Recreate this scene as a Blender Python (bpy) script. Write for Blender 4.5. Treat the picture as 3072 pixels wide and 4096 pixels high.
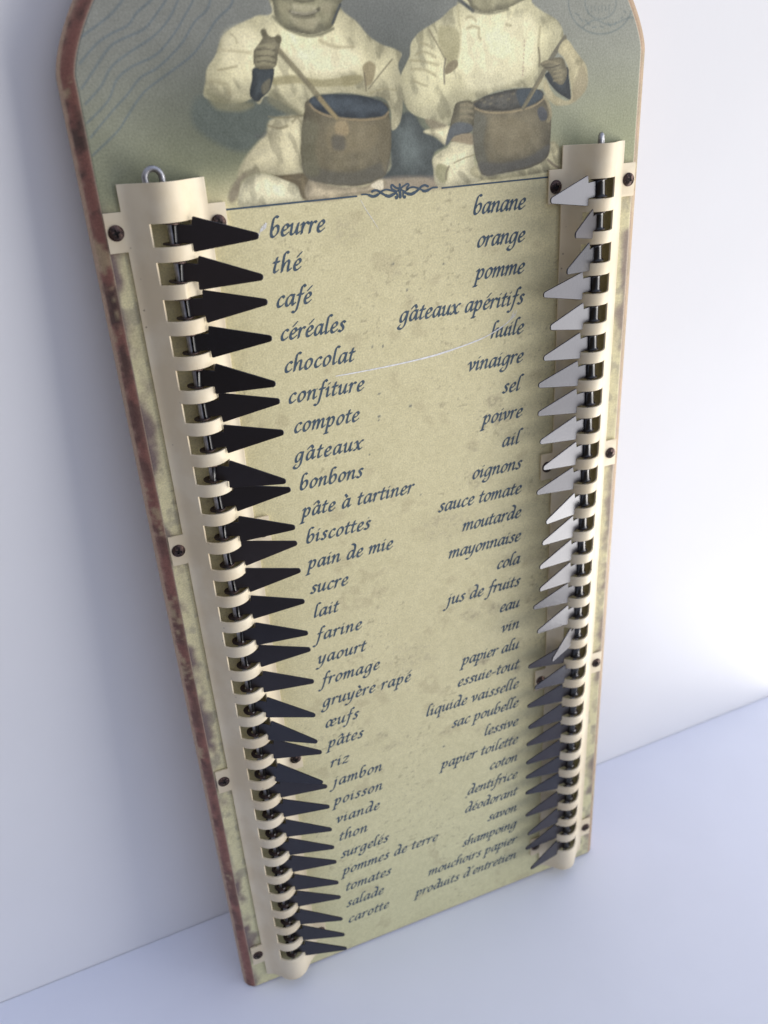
import bpy, math
import numpy as np
from mathutils import Matrix, Vector

# light settings (tuned together): a tall window low on the right, brighter towards its foot, and soft sky light
WORLD_DIR = (0.60, -0.10, 0.75)
WORLD_DARK = (0.150, 0.125, 0.100, 1)
WORLD_BRIGHT = (0.84, 0.95, 1.27, 1)
WORLD_STRENGTH = 0.85
LAMPS = [('window_light_upper', (1.7, -0.80, 0.10), (0, 0, 0.16), 1.6, 1.15, 28, (1.0, 0.965, 0.91)),
         ('window_light_lower', (1.7, -0.80, -0.87), (0, 0, 0.16), 1.6, 0.75, 32, (1.0, 0.965, 0.91))]
EXPOSURE = 0.12
TAB_C1, TAB_C2 = (.008, .007, .0072), (.013, .010, .010)
TAB_ROUGH, TAB_METAL, TAB_SPEC = .42, 0.0, .66
WALL_C = (.82, .82, .83)
TABLE_C = (.80, .82, .90)
PANEL = (222, 212, 167)
PRINT_GAIN = .97
for o in list(bpy.data.objects):
    bpy.data.objects.remove(o, do_unlink=True)
SC = bpy.context.scene
COL = SC.collection
MM = 0.001
R = math.radians

# ------------------------------------------------------------------ placement of the board
LEAN, YAW = R(4.4), R(-1.8)
BOARD_M = (Matrix.Translation((0, 0, 0.0009)) @ Matrix.Rotation(YAW, 4, 'Z')
           @ Matrix.Rotation(R(90) - LEAN, 4, 'X'))

# ------------------------------------------------------------------ camera
cam = bpy.data.cameras.new('camera')
cam_ob = bpy.data.objects.new('camera', cam)
COL.objects.link(cam_ob)
ax_r, ax_u, ax_b = (Vector(v) for v in ((.926483, -.060348, .371465), (.213142, .897634, -.385776), (-.310159, .43659, .844506)))
cl = Matrix.Identity(4)
for i, a in enumerate((ax_r, ax_u, ax_b)):
    for j in range(3):
        cl[j][i] = a[j]
cl.translation = Vector((-94.883, 319.833, 230.23)) * MM
cam_ob.matrix_world = BOARD_M @ cl
cam.sensor_fit = 'VERTICAL'
cam.sensor_height = 36
cam.lens = 3287.98 / 4096 * 36
cam.clip_start, cam.clip_end = 0.01, 20
cam.dof.use_dof = True
cam.dof.focus_distance = 0.250
cam.dof.aperture_fstop = 15
SC.camera = cam_ob

# ------------------------------------------------------------------ light
world = bpy.data.worlds.new('World')
SC.world = world
world.use_nodes = True
wn, wl = world.node_tree.nodes, world.node_tree.links
bg = wn['Background']
tc = wn.new('ShaderNodeTexCoord')
dp = wn.new('ShaderNodeVectorMath'); dp.operation = 'DOT_PRODUCT'
dp.inputs[1].default_value = Vector(WORLD_DIR).normalized()
mr = wn.new('ShaderNodeMapRange')
mr.inputs['From Min'].default_value, mr.inputs['From Max'].default_value = -0.15, 0.95
rp = wn.new('ShaderNodeValToRGB')
rp.color_ramp.elements[0].color = WORLD_DARK
rp.color_ramp.elements[1].color = WORLD_BRIGHT
wl.new(tc.outputs['Generated'], dp.inputs[0]); wl.new(dp.outputs['Value'], mr.inputs['Value'])
wl.new(mr.outputs['Result'], rp.inputs['Fac']); wl.new(rp.outputs['Color'], bg.inputs['Color'])
bg.inputs['Strength'].default_value = WORLD_STRENGTH

def area(name, loc, target, w, h, power, col):
    l = bpy.data.lights.new(name, 'AREA'); l.shape = 'RECTANGLE'
    l.size, l.size_y, l.energy, l.color = w, h, power, col
    o = bpy.data.objects.new(name, l); COL.objects.link(o)
    o.location = loc
    o.rotation_euler = (Vector(target) - Vector(loc)).to_track_quat('-Z', 'Y').to_euler()
    return o
for args in LAMPS:
    area(*args)

SC.view_settings.view_transform = 'Standard'
SC.view_settings.look = 'None'
SC.view_settings.exposure = EXPOSURE
SC.view_settings.gamma = 1
SC.view_settings.use_curve_mapping = False
SC.render.engine = 'CYCLES'
SC.cycles.use_denoising = True
SC.cycles.max_bounces = 8

# ------------------------------------------------------------------ drawing data (mm on the board)
LEFT_WORDS = [('beurre', -38.21, -22.6), ('thé', -38.52, -30.48), ('café', -38.63, -28.44), ('céréales', -38.55, -18.95), ('chocolat', -38.47, -16.87), ('confiture', -38.36, -14.51), ('compote', -37.7, -16.86), ('gâteaux', -38.56, -16.58), ('bonbons', -38.0, -17.03), ('pâte à tartiner', -38.11, 0.26), ('biscottes', -37.9, -15.84), ('pain de mie', -38.17, -8.37), ('sucre', -38.36, -25.36), ('lait', -38.17, -29.61), ('farine', -38.19, -21.86), ('yaourt', -38.54, -21.08), ('fromage', -38.1, -16.44), ('gruyère rapé', -38.75, -4.66), ('œufs', -38.64, -26.05), ('pâtes', -38.38, -24.88), ('riz', -38.39, -31.5), ('jambon', -37.95, -18.54), ('poisson', -38.64, -18.98), ('viande', -38.65, -20.96), ('thon', -38.38, -26.72), ('surgelés', -38.46, -18.3), ('pommes de terre', -38.39, 3.42), ('tomates', -38.04, -18.27), ('salade', -38.46, -22.29), ('carotte', -38.53, -20.49)]
RIGHT_WORDS = [('banane', 23.98, 41.3), ('orange', 25.18, 41.3), ('pomme', 24.69, 41.3), ('gâteaux apéritifs', -1.36, 41.3), ('huile', 29.75, 41.3), ('vinaigre', 21.52, 41.3), ('sel', 34.05, 40.4), ('poivre', 26.7, 41.3), ('ail', 33.92, 40.4), ('oignons', 22.45, 41.3), ('sauce tomate', 9.37, 41.3), ('moutarde', 18.33, 41.3), ('mayonnaise', 12.72, 41.3), ('cola', 31.91, 41.3), ('jus de fruits', 11.7, 41.3), ('eau', 33.1, 41.3), ('vin', 33.89, 41.3), ('papier alu', 17.0, 41.3), ('essuie-tout', 14.87, 41.3), ('liquide vaisselle', 1.25, 41.3), ('sac poubelle', 11.91, 41.3), ('lessive', 26.17, 41.3), ('papier toilette', 6.77, 41.3), ('coton', 28.47, 41.3), ('dentifrice', 18.05, 41.3), ('déodorant', 16.74, 41.3), ('savon', 27.46, 41.3), ('shampoing', 15.15, 41.3), ('mouchoirs papier', -1.25, 41.3), ("produits d'entretien", -7.63, 41.3)]
LEFT_TABS = [(17.8, -2.17), (20.0, -2.94), (15.5, -0.24), (15.2, -0.66), (23.5, -3.14), (12.8, 0.05), (12.5, 0.01), (29.8, -3.11), (10.2, 0.42), (17.2, -1.55), (8.0, 0.68), (8.5, 0.44), (12.8, -0.57), (18.2, -1.9), (12.0, -0.48), (19.2, -2.02), (28.8, -3.79), (29.8, -5.44), (23.5, -2.74), (29.8, -4.86), (18.2, -1.55), (18.8, -1.67), (22.2, -2.15), (21.8, -1.95), (18.5, -1.53), (21.8, -1.74), (19.2, -1.53), (24.5, -1.91), (23.8, -1.9), (22.0, -1.6)]
RIGHT_TABS = [(16.8, -1.54), (38.8, -1.35), (33.2, -2.32), (12.2, -0.38), (20.2, -0.48), (14.0, -1.21), (8.8, -1.1), (9.0, -1.26), (12.5, -1.33), (17.2, -0.64), (10.0, -1.27), (21.8, -1.5), (18.5, -0.71), (16.2, -1.26), (17.0, -0.9), (9.5, -0.61), (15.5, -0.51), (33.2, -0.69), (4.0, -0.17), (14.2, 1.81), (4.2, -0.31), (6.2, -0.98), (4.0, -1.03), (4.0, -1.29), (4.0, 0.43), (4.0, 1.14), (4.8, -1.86), (9.5, -1.62), (6.2, -2.01), (15.8, -1.03)]
PICTURE = [
('P', [(-1.02, 316.2), (5.01, 319.58), (9.34, 314.8), (15.25, 310.55), (12.36, 308.8), (11.32, 306.12), (13.04, 301.2), (7.41, 302.46), (-4.56, 303.04), (-1.4, 306.3)], (92, 100, 94), 1.0, 1.0, 1),
('P', [(-3.05, 303.31), (8.96, 302.74), (18.47, 301.57), (18.41, 299.13), (1.33, 299.78), (-12.34, 299.77), (-25.57, 299.38), (-26.26, 300.99), (-7.73, 301.34)], (152, 136, 114), 1.6, 0.8, 1),
('P', [(-52.31, 326.16), (-42.24, 324.28), (-33.64, 323.49), (-28.95, 322.18), (-25.1, 319.83), (-34.12, 319.65), (-36.03, 317.28), (-41.42, 312.98), (-48.29, 314.89), (-54.41, 320.16)], (88, 96, 86), 2.2, 0.9, 1),
('P', [(-43.46, 309.88), (-40.63, 312.93), (-36.12, 316.57), (-34.08, 320.0), (-25.48, 320.21), (-23.9, 315.42), (-27.22, 306.02), (-33.3, 306.13), (-38.94, 307.33), (-44.01, 305.89), (-45.16, 306.35)], (200, 190, 148), 1.0, 1.0, 1),
('P', [(-45.61, 306.02), (-42.56, 307.61), (-44.06, 305.52), (-44.87, 302.62), (-47.19, 300.57), (-48.12, 302.53)], (120, 108, 88), 1.2, 0.7, 1),
('P', [(-43.66, 305.49), (-39.77, 307.21), (-35.75, 306.52), (-31.69, 305.63), (-28.98, 303.52), (-27.96, 301.14), (-28.62, 299.08), (-36.7, 298.85), (-44.91, 299.42), (-45.32, 302.28)], (208, 200, 160), 0.5, 1.0, 1),
('P', [(-35.72, 306.7), (-32.45, 306.25), (-26.55, 306.34), (-25.21, 302.82), (-26.0, 299.42), (-28.05, 300.38), (-29.38, 303.74)], (126, 112, 80), 0.5, 1.0, 1),
('P', [(-25.44, 304.74), (-18.73, 302.66), (-9.96, 301.53), (-6.27, 302.79), (-3.53, 302.96), (-3.9, 300.82), (-12.37, 299.38), (-26.02, 299.23)], (192, 176, 140), 0.8, 1.0, 1),
('P', [(-7.7, 301.73), (-4.45, 302.83), (-3.91, 300.62), (-5.97, 300.6)], (214, 202, 168), 0.25, 1.0, 1),
('P', [(-31.13, 343.8), (-35.07, 342.92), (-39.83, 341.43), (-42.24, 340.37), (-44.79, 338.36), (-46.39, 335.17), (-48.89, 332.32), (-50.01, 328.73), (-50.62, 326.08), (-46.85, 324.53), (-42.28, 323.94), (-38.62, 324.96), (-36.81, 323.65), (-34.62, 325.27), (-29.68, 322.92), (-25.06, 320.19), (-22.97, 324.33), (-18.74, 325.18), (-11.18, 324.81), (-6.53, 323.86), (-2.65, 323.3), (-0.62, 320.63), (-0.49, 315.41), (2.32, 317.49), (3.09, 323.37), (2.89, 327.73), (2.2, 330.98), (3.23, 333.76), (-1.84, 335.68), (-5.51, 337.85), (-8.62, 340.99), (-12.12, 343.4), (-13.2, 345.06), (-14.14, 348.01), (-30.19, 348.24)], (206, 197, 152), 0.45, 1.0, 1),
('P', [(-26.63, 335.48), (-17.68, 336.19), (-9.52, 334.9), (-9.43, 330.73), (-18.3, 329.71), (-25.44, 331.72)], (222, 213, 170), 3, 0.8, 1),
('P', [(-43.94, 338.98), (-38.37, 341.08), (-35.71, 338.08), (-38.72, 332.91), (-44.48, 332.8)], (218, 208, 164), 2.5, 0.7, 1),
('P', [(-32.53, 329.29), (-26.47, 329.71), (-20.5, 328.41), (-12.95, 328.96), (-8.3, 328.93), (-9.74, 326.87), (-20.65, 326.85), (-26.68, 327.83), (-32.3, 327.91)], (152, 142, 98), 0.8, 0.85, 1),
('P', [(-50.17, 327.73), (-45.55, 325.48), (-38.39, 323.74), (-41.75, 322.19), (-48.2, 323.23)], (128, 124, 92), 1.4, 0.85, 1),
('P', [(-34.62, 325.27), (-32.47, 326.54), (-28.83, 323.23), (-25.48, 320.21), (-29.11, 320.78), (-33.69, 323.14)], (120, 116, 86), 1.2, 0.75, 1),
('L', [(-46.34, 331.72), (-44.22, 331.97), (-41.49, 332.35)], (150, 138, 100), (0.35, 0.35), 0.8, 1),
('L', [(-42.0, 339.4), (-41.01, 338.41), (-40.77, 337.42)], (152, 142, 104), (0.35, 0.3), 0.8, 1),
('L', [(-45.5, 336.12), (-41.4, 335.65), (-37.64, 335.19)], (176, 164, 122), (0.4, 0.5), 0.7, 1),
('L', [(-48.41, 329.32), (-44.73, 328.48), (-44.26, 326.44)], (160, 150, 112), (0.8, 0.8), 0.7, 1),
('L', [(-19.2, 337.25), (-15.26, 335.77), (-10.3, 335.61)], (176, 164, 122), (0.5, 0.5), 0.8, 1),
('P', [(-7.93, 331.02), (-5.92, 332.17), (-4.31, 330.88), (-5.41, 327.39), (-7.21, 326.4), (-7.87, 328.91)], (156, 142, 104), 0.5, 0.9, 1),
('L', [(0.53, 332.28), (-2.68, 329.4), (-6.62, 325.66)], (118, 110, 84), (0.25, 0.2), 0.9, 1),
('L', [(-7.61, 329.61), (-7.47, 327.48), (-7.37, 325.33)], (110, 100, 76), (0.3, 0.2), 0.9, 1),
('L', [(-6.48, 324.57), (-2.51, 325.46), (1.41, 324.91)], (160, 150, 110), (0.35, 0.3), 0.8, 1),
('L', [(-34.81, 320.57), (-30.0, 320.12), (-25.46, 320.39)], (120, 112, 80), (0.3, 0.2), 0.9, 1),
('L', [(-35.07, 318.47), (-32.32, 317.76), (-30.03, 318.16)], (130, 120, 88), (0.5, 0.3), 0.9, 1),
('L', [(-28.5, 318.96), (-27.15, 319.95), (-26.08, 318.46)], (140, 130, 96), (0.4, 0.3), 0.9, 1),
('L', [(-38.56, 316.37), (-36.99, 316.09), (-36.08, 316.93)], (90, 92, 86), (0.6, 0.6), 0.8, 1),
('L', [(-30.86, 342.83), (-27.67, 340.15), (-23.1, 338.53), (-19.07, 338.58), (-15.3, 339.82)], (96, 94, 70), (0.5, 0.4), 0.9, 1),
('P', [(-23.42, 324.0), (-24.87, 321.25), (-26.2, 317.38), (-26.99, 311.97), (-26.89, 307.12), (-25.82, 305.15), (-22.54, 303.74), (-16.56, 302.4), (-9.92, 302.11), (-5.79, 303.14), (-2.98, 304.48), (-1.26, 310.15), (-0.94, 315.44), (-1.33, 319.93), (-2.5, 322.2), (-12.52, 324.16)], (116, 107, 80), 0.3, 1.0, 1),
('P', [(-26.69, 308.98), (-20.53, 306.63), (-11.88, 305.57), (-1.86, 307.89), (-2.98, 304.48), (-5.79, 303.14), (-9.92, 302.11), (-16.56, 302.4), (-22.54, 303.74), (-25.82, 305.15)], (98, 94, 78), 1.4, 0.9, 1),
('P', [(-25.8, 319.16), (-21.56, 317.82), (-23.02, 311.69), (-22.31, 306.01), (-26.55, 306.34), (-26.87, 311.96)], (108, 104, 78), 1.6, 0.8, 1),
('P', [(-5.18, 318.31), (-1.2, 318.44), (-1.12, 313.95), (-1.49, 310.17), (-3.18, 304.88), (-4.84, 310.41)], (116, 106, 78), 1.2, 0.8, 1),
('P', [(-17.78, 317.59), (-5.7, 317.23), (-5.63, 311.98), (-11.48, 310.5), (-19.17, 311.79)], (134, 121, 88), 2, 0.6, 1),
('P', [(-22.99, 324.16), (-20.45, 324.73), (-15.42, 324.84), (-10.37, 324.34), (-5.27, 323.25), (-2.31, 321.82), (-1.46, 319.94), (-3.38, 318.87), (-8.65, 318.69), (-14.22, 319.2), (-18.8, 320.19), (-22.01, 321.62), (-23.41, 322.94)], (66, 74, 78), 0.4, 1.0, 1),
('L', [(-23.41, 322.94), (-22.03, 321.44), (-18.83, 319.9), (-14.25, 318.84), (-8.68, 318.33), (-3.41, 318.5), (-1.34, 319.75)], (152, 132, 94), (0.45, 0.25), 1.0, 1),
('P', [(-16.65, 318.25), (-13.45, 318.24), (-13.28, 315.11), (-16.51, 315.13)], (166, 146, 106), 0.8, 0.9, 1),
('P', [(-17.82, 314.84), (-14.62, 314.64), (-14.67, 311.47), (-17.89, 311.7)], (84, 82, 74), 1.2, 0.6, 1),
('P', [(-37.11, 331.85), (-32.63, 331.67), (-32.16, 330.63), (-33.61, 326.94), (-35.85, 324.99), (-37.52, 324.31), (-38.94, 325.49), (-38.91, 327.2), (-38.01, 329.53)], (62, 68, 68), 0.3, 1.0, 1),
('P', [(-35.69, 327.73), (-33.34, 329.15), (-33.95, 326.79), (-35.56, 325.66)], (112, 106, 82), 0.5, 0.9, 1),
('P', [(-34.13, 339.83), (-33.21, 339.48), (-31.79, 338.46), (-29.82, 338.56), (-29.27, 337.89), (-30.06, 335.93), (-30.65, 334.28), (-31.61, 331.96), (-34.23, 331.46), (-36.88, 332.17), (-36.75, 335.49), (-35.22, 337.09), (-34.21, 338.37)], (134, 126, 94), 0.18, 1.0, 1),
('L', [(-35.48, 336.5), (-33.56, 336.7), (-31.48, 336.24)], (146, 138, 102), (0.6, 0.4), 0.8, 1),
('L', [(-35.84, 335.06), (-33.75, 335.25), (-31.65, 334.78)], (146, 138, 102), (0.6, 0.4), 0.8, 1),
('L', [(-36.19, 333.65), (-33.93, 333.83), (-31.83, 333.35)], (146, 138, 102), (0.6, 0.4), 0.8, 1),
('L', [(-36.47, 332.56), (-34.07, 332.73), (-31.97, 332.25)], (146, 138, 102), (0.6, 0.4), 0.8, 1),
('L', [(-35.82, 335.79), (-33.66, 335.91), (-31.38, 335.44)], (80, 75, 55), (0.2, 0.15), 0.9, 1),
('L', [(-36.01, 334.34), (-33.85, 334.46), (-31.56, 333.98)], (80, 75, 55), (0.2, 0.15), 0.9, 1),
('L', [(-36.17, 333.08), (-34.01, 333.2), (-31.71, 332.71)], (80, 75, 55), (0.2, 0.15), 0.9, 1),
('L', [(-33.67, 339.49), (-33.63, 339.26)], (88, 82, 58), (1.6, 0.2), 1.0, 1),
('L', [(-30.0, 338.04), (-30.07, 337.78)], (88, 82, 58), (1.6, 0.2), 1.0, 1),
('L', [(-30.28, 335.43), (-24.17, 328.58), (-19.01, 322.35), (-16.27, 319.14)], (112, 104, 76), (1.3, 0.2), 1.0, 1),
('L', [(-29.81, 335.42), (-23.76, 328.56), (-18.98, 322.71)], (142, 132, 96), (0.35, 0.3), 0.8, 1),
('L', [(-20.52, 324.03), (-18.26, 321.42), (-16.15, 319.13)], (164, 144, 98), (0.9, 0.3), 0.9, 1),
('P', [(-30.19, 348.24), (-30.58, 345.71), (-30.28, 342.81), (-27.67, 340.15), (-23.06, 338.87), (-19.04, 338.92), (-15.67, 340.16), (-13.78, 343.1), (-12.87, 345.06), (-12.93, 347.99)], (136, 131, 98), 0.25, 1.0, 1),
('P', [(-26.59, 342.73), (-22.62, 342.97), (-18.71, 342.22), (-20.55, 339.96), (-23.73, 340.04)], (166, 158, 122), 1.4, 0.85, 1),
('L', [(-27.03, 344.03), (-24.94, 343.41), (-22.22, 343.02), (-20.19, 343.44), (-18.71, 344.19)], (72, 68, 52), (0.6, 0.3), 1.0, 1),
('L', [(-25.16, 344.96), (-22.86, 344.44), (-20.08, 344.54)], (186, 178, 140), (0.9, 0.4), 0.9, 1),
('L', [(-25.88, 343.75), (-22.59, 343.29), (-19.56, 343.75)], (178, 170, 140), (0.5, 0.2), 0.9, 1),
('L', [(-25.59, 342.9), (-22.68, 342.45), (-20.06, 342.78)], (96, 92, 70), (0.5, 0.4), 0.8, 1),
('P', [(-28.97, 345.68), (-26.29, 345.31), (-26.91, 343.39), (-28.81, 343.75)], (160, 152, 116), 1.2, 0.8, 1),
('P', [(-17.99, 345.48), (-15.18, 345.43), (-15.8, 343.15), (-17.98, 343.52)], (156, 148, 114), 1.2, 0.8, 1),
('L', [(-25.01, 346.31), (-22.7, 345.89), (-19.91, 346.16)], (84, 80, 58), (0.5, 0.4), 0.9, 1),
('L', [(-12.95, 345.06), (-14.18, 343.11), (-15.39, 340.99)], (66, 72, 74), (0.5, 0.25), 1.0, 1),
('L', [(-28.97, 345.68), (-27.96, 344.38), (-27.76, 342.76)], (144, 138, 102), (1.2, 1), 0.7, 1),
('P', [(-30.65, 347.61), (-30.98, 351.07), (-29.65, 355.69), (-21.0, 358.13), (-12.65, 355.64), (-11.47, 350.88), (-12.79, 347.34)], (150, 142, 108), 0.6, 1.0, 1),
('L', [(-26.53, 351.65), (-25.54, 351.89), (-24.6, 351.63)], (60, 56, 44), (0.8, 0.3), 1.0, 1),
('L', [(-18.76, 351.58), (-17.76, 351.83), (-16.79, 351.57)], (60, 56, 44), (0.8, 0.3), 1.0, 1),
('L', [(-21.76, 350.98), (-22.43, 348.45), (-21.29, 348.11)], (118, 110, 82), (0.5, 0.3), 1.0, 1),
('P', [(-31.23, 355.08), (-32.18, 359.32), (-20.54, 362.38), (-8.35, 359.39), (-10.71, 355.01), (-21.16, 356.59)], (214, 206, 168), 0.6, 1.0, 1),
('P', [(18.11, 311.14), (24.32, 310.33), (24.72, 304.31), (27.63, 300.21), (13.45, 299.35), (11.53, 305.32), (11.85, 307.66), (14.26, 309.06), (16.17, 309.71)], (206, 197, 154), 0.5, 1.0, 1),
('P', [(50.11, 309.0), (53.59, 306.7), (54.33, 301.21), (49.59, 300.74), (27.63, 300.21), (24.72, 304.31), (46.87, 304.7)], (198, 188, 142), 0.5, 1.0, 1),
('P', [(13.19, 305.59), (16.02, 304.58), (15.83, 301.38), (13.97, 300.52), (12.16, 303.28)], (150, 146, 104), 0.9, 0.8, 1),
('L', [(24.52, 307.22), (21.35, 306.57), (18.2, 305.61)], (140, 130, 92), (0.3, 0.3), 0.9, 1),
('L', [(16.5, 304.74), (15.59, 303.01), (15.44, 301.41)], (120, 112, 84), (0.4, 0.3), 0.9, 1),
('L', [(49.23, 304.11), (51.38, 302.49), (52.99, 301.65)], (112, 98, 80), (0.5, 0.25), 0.9, 1),
('P', [(17.17, 311.6), (20.05, 312.96), (24.35, 312.69), (24.56, 309.92), (20.0, 310.82)], (150, 132, 100), 0.6, 0.9, 1),
('P', [(20.77, 344.78), (18.06, 343.45), (13.52, 340.44), (9.03, 338.47), (6.29, 336.12), (5.69, 332.97), (3.29, 329.15), (2.43, 325.59), (2.95, 323.01), (5.01, 319.58), (9.46, 317.45), (15.87, 315.54), (17.79, 316.96), (19.29, 320.67), (24.0, 320.8), (28.78, 322.46), (35.53, 323.65), (42.39, 323.71), (46.89, 323.11), (47.79, 326.53), (48.67, 330.3), (51.53, 333.95), (53.44, 336.13), (51.82, 339.5), (46.85, 342.16), (42.95, 344.38), (41.0, 347.23), (20.83, 347.52)], (206, 198, 152), 0.4, 1.0, 1),
('P', [(8.87, 314.45), (16.34, 315.51), (17.23, 313.92), (15.72, 310.52), (12.5, 312.68)], (206, 196, 152), 0.6, 1.0, 1),
('P', [(22.51, 341.62), (36.36, 341.66), (44.01, 340.05), (45.21, 330.43), (36.49, 324.74), (24.52, 323.8), (20.91, 330.61)], (217, 209, 165), 2.5, 0.7, 1),
('P', [(15.27, 339.7), (20.62, 338.15), (20.12, 332.09), (16.75, 329.32), (16.28, 331.87), (14.23, 335.51)], (164, 156, 112), 1.2, 0.85, 1),
('P', [(16.78, 330.41), (19.55, 331.57), (19.79, 329.74), (16.26, 328.17)], (136, 124, 92), 0.35, 1.0, 1),
('L', [(11.6, 338.82), (13.79, 335.53), (16.14, 331.8)], (120, 112, 84), (0.35, 0.2), 0.9, 1),
('L', [(16.28, 331.87), (15.73, 329.0), (15.73, 325.88)], (98, 90, 76), (0.3, 0.2), 0.95, 1),
('L', [(8.91, 335.86), (11.1, 335.26), (12.41, 334.51)], (152, 142, 102), (0.4, 0.5), 0.8, 1),
('L', [(7.46, 333.19), (10.15, 333.7), (13.22, 332.34)], (152, 142, 102), (0.4, 0.5), 0.8, 1),
('L', [(5.97, 329.76), (9.52, 329.61), (13.06, 328.02)], (152, 142, 102), (0.4, 0.5), 0.8, 1),
('L', [(6.5, 327.03), (8.92, 326.01), (10.48, 325.58)], (152, 142, 102), (0.4, 0.5), 0.8, 1),
('L', [(6.08, 331.89), (10.05, 331.39), (14.06, 330.51)], (152, 142, 102), (0.4, 0.5), 0.8, 1),
('L', [(22.91, 338.8), (24.74, 339.28), (26.58, 338.88)], (152, 142, 102), (0.4, 0.5), 0.8, 1),
('L', [(22.73, 341.27), (24.32, 341.58), (25.68, 340.49)], (152, 142, 102), (0.4, 0.5), 0.8, 1),
('L', [(26.57, 338.35), (26.55, 336.92), (27.01, 336.19)], (152, 142, 102), (0.4, 0.5), 0.8, 1),
('L', [(34.96, 339.38), (36.38, 339.16)], (152, 142, 102), (0.4, 0.5), 0.8, 1),
('L', [(45.74, 338.56), (45.36, 334.15), (45.72, 329.65)], (152, 142, 102), (0.4, 0.5), 0.8, 1),
('L', [(45.38, 333.41), (45.78, 331.16), (45.64, 328.9)], (96, 88, 68), (0.4, 0.25), 0.8, 1),
('P', [(9.46, 317.45), (12.66, 316.88), (15.87, 315.54), (14.45, 314.86), (11.2, 315.06)], (140, 128, 98), 0.7, 0.85, 1),
('L', [(40.72, 335.41), (40.82, 335.07)], (150, 120, 100), (0.3, 0.15), 0.6, 1),
('L', [(40.67, 334.38), (40.77, 334.04)], (150, 120, 100), (0.3, 0.15), 0.6, 1),
('L', [(40.62, 333.35), (40.72, 333.01)], (150, 120, 100), (0.3, 0.15), 0.6, 1),
('L', [(40.57, 332.31), (40.67, 331.97)], (150, 120, 100), (0.3, 0.15), 0.6, 1),
('L', [(40.52, 331.27), (40.62, 330.93)], (150, 120, 100), (0.3, 0.15), 0.6, 1),
('L', [(40.46, 330.23), (40.57, 329.89)], (150, 120, 100), (0.3, 0.15), 0.6, 1),
('L', [(40.41, 329.18), (40.52, 328.84)], (150, 120, 100), (0.3, 0.15), 0.6, 1),
('L', [(40.36, 328.13), (40.46, 327.79)], (150, 120, 100), (0.3, 0.15), 0.6, 1),
('L', [(40.31, 327.08), (40.41, 326.73)], (150, 120, 100), (0.3, 0.15), 0.6, 1),
('L', [(20.79, 345.47), (23.0, 344.05), (24.8, 342.97)], (64, 68, 66), (0.9, 0.4), 1.0, 1),
('L', [(20.32, 344.79), (20.47, 341.32), (21.06, 337.43)], (180, 170, 126), (0.4, 0.4), 0.8, 1),
('P', [(23.99, 320.42), (24.28, 314.25), (24.78, 308.32), (26.19, 303.79), (27.89, 301.42), (34.15, 301.54), (41.77, 302.18), (46.91, 303.45), (49.44, 305.75), (50.06, 310.63), (50.03, 316.27), (49.02, 319.09), (46.94, 321.16), (36.5, 323.22), (28.78, 322.08)], (118, 109, 82), 0.3, 1.0, 1),
('P', [(24.19, 317.74), (28.74, 316.7), (27.72, 310.1), (29.64, 302.71), (26.68, 303.76), (24.78, 308.32)], (104, 102, 84), 1.5, 0.85, 1),
('P', [(26.2, 305.01), (34.14, 304.41), (42.74, 305.41), (49.36, 308.23), (48.93, 305.38), (44.84, 303.19), (34.15, 301.54), (27.89, 301.42)], (96, 94, 84), 1.4, 0.85, 1),
('P', [(29.7, 315.87), (39.54, 315.68), (43.61, 312.66), (40.67, 307.2), (32.63, 306.96)], (134, 122, 90), 2, 0.6, 1),
('P', [(24.47, 320.4), (28.78, 322.27), (35.53, 323.34), (42.4, 323.51), (46.4, 322.74), (47.44, 321.14), (44.48, 319.34), (39.51, 318.43), (34.09, 318.15), (28.75, 318.44), (25.4, 319.39)], (84, 82, 72), 0.3, 1.0, 1),
('P', [(38.46, 323.13), (43.89, 323.25), (46.41, 322.35), (46.95, 320.97), (43.97, 319.36), (40.0, 318.79)], (66, 76, 80), 0.6, 0.9, 1),
('L', [(26.37, 319.92), (26.94, 320.04)], (66, 68, 64), (0.45, 0.3), 0.7, 1),
('L', [(27.81, 320.6), (28.38, 320.73)], (128, 118, 90), (0.45, 0.3), 0.7, 1),
('L', [(28.76, 319.4), (29.34, 319.53)], (66, 68, 64), (0.45, 0.3), 0.7, 1),
('L', [(30.21, 321.62), (30.79, 321.75)], (128, 118, 90), (0.45, 0.3), 0.7, 1),
('L', [(31.66, 320.02), (32.24, 320.14)], (66, 68, 64), (0.45, 0.3), 0.7, 1),
('L', [(33.11, 321.86), (33.69, 321.98)], (128, 118, 90), (0.45, 0.3), 0.7, 1),
('L', [(34.09, 319.5), (34.67, 319.62)], (66, 68, 64), (0.45, 0.3), 0.7, 1),
('L', [(35.54, 320.97), (36.13, 321.09)], (128, 118, 90), (0.45, 0.3), 0.7, 1),
('L', [(36.53, 319.37), (37.12, 319.49)], (66, 68, 64), (0.45, 0.3), 0.7, 1),
('L', [(29.72, 320.12), (30.3, 320.24)], (128, 118, 90), (0.45, 0.3), 0.7, 1),
('L', [(38.01, 319.68), (38.6, 319.8)], (66, 68, 64), (0.45, 0.3), 0.7, 1),
('L', [(26.86, 321.22), (27.43, 321.35)], (128, 118, 90), (0.45, 0.3), 0.7, 1),
('L', [(34.56, 322.74), (35.14, 322.87)], (66, 68, 64), (0.45, 0.3), 0.7, 1),
('L', [(37.0, 322.24), (37.59, 322.36)], (128, 118, 90), (0.45, 0.3), 0.7, 1),
('L', [(24.37, 320.02), (25.4, 319.13), (28.75, 318.06), (34.09, 317.64), (39.51, 317.96), (44.48, 318.94), (47.46, 320.55)], (156, 138, 100), (0.4, 0.25), 1.0, 1),
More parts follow.
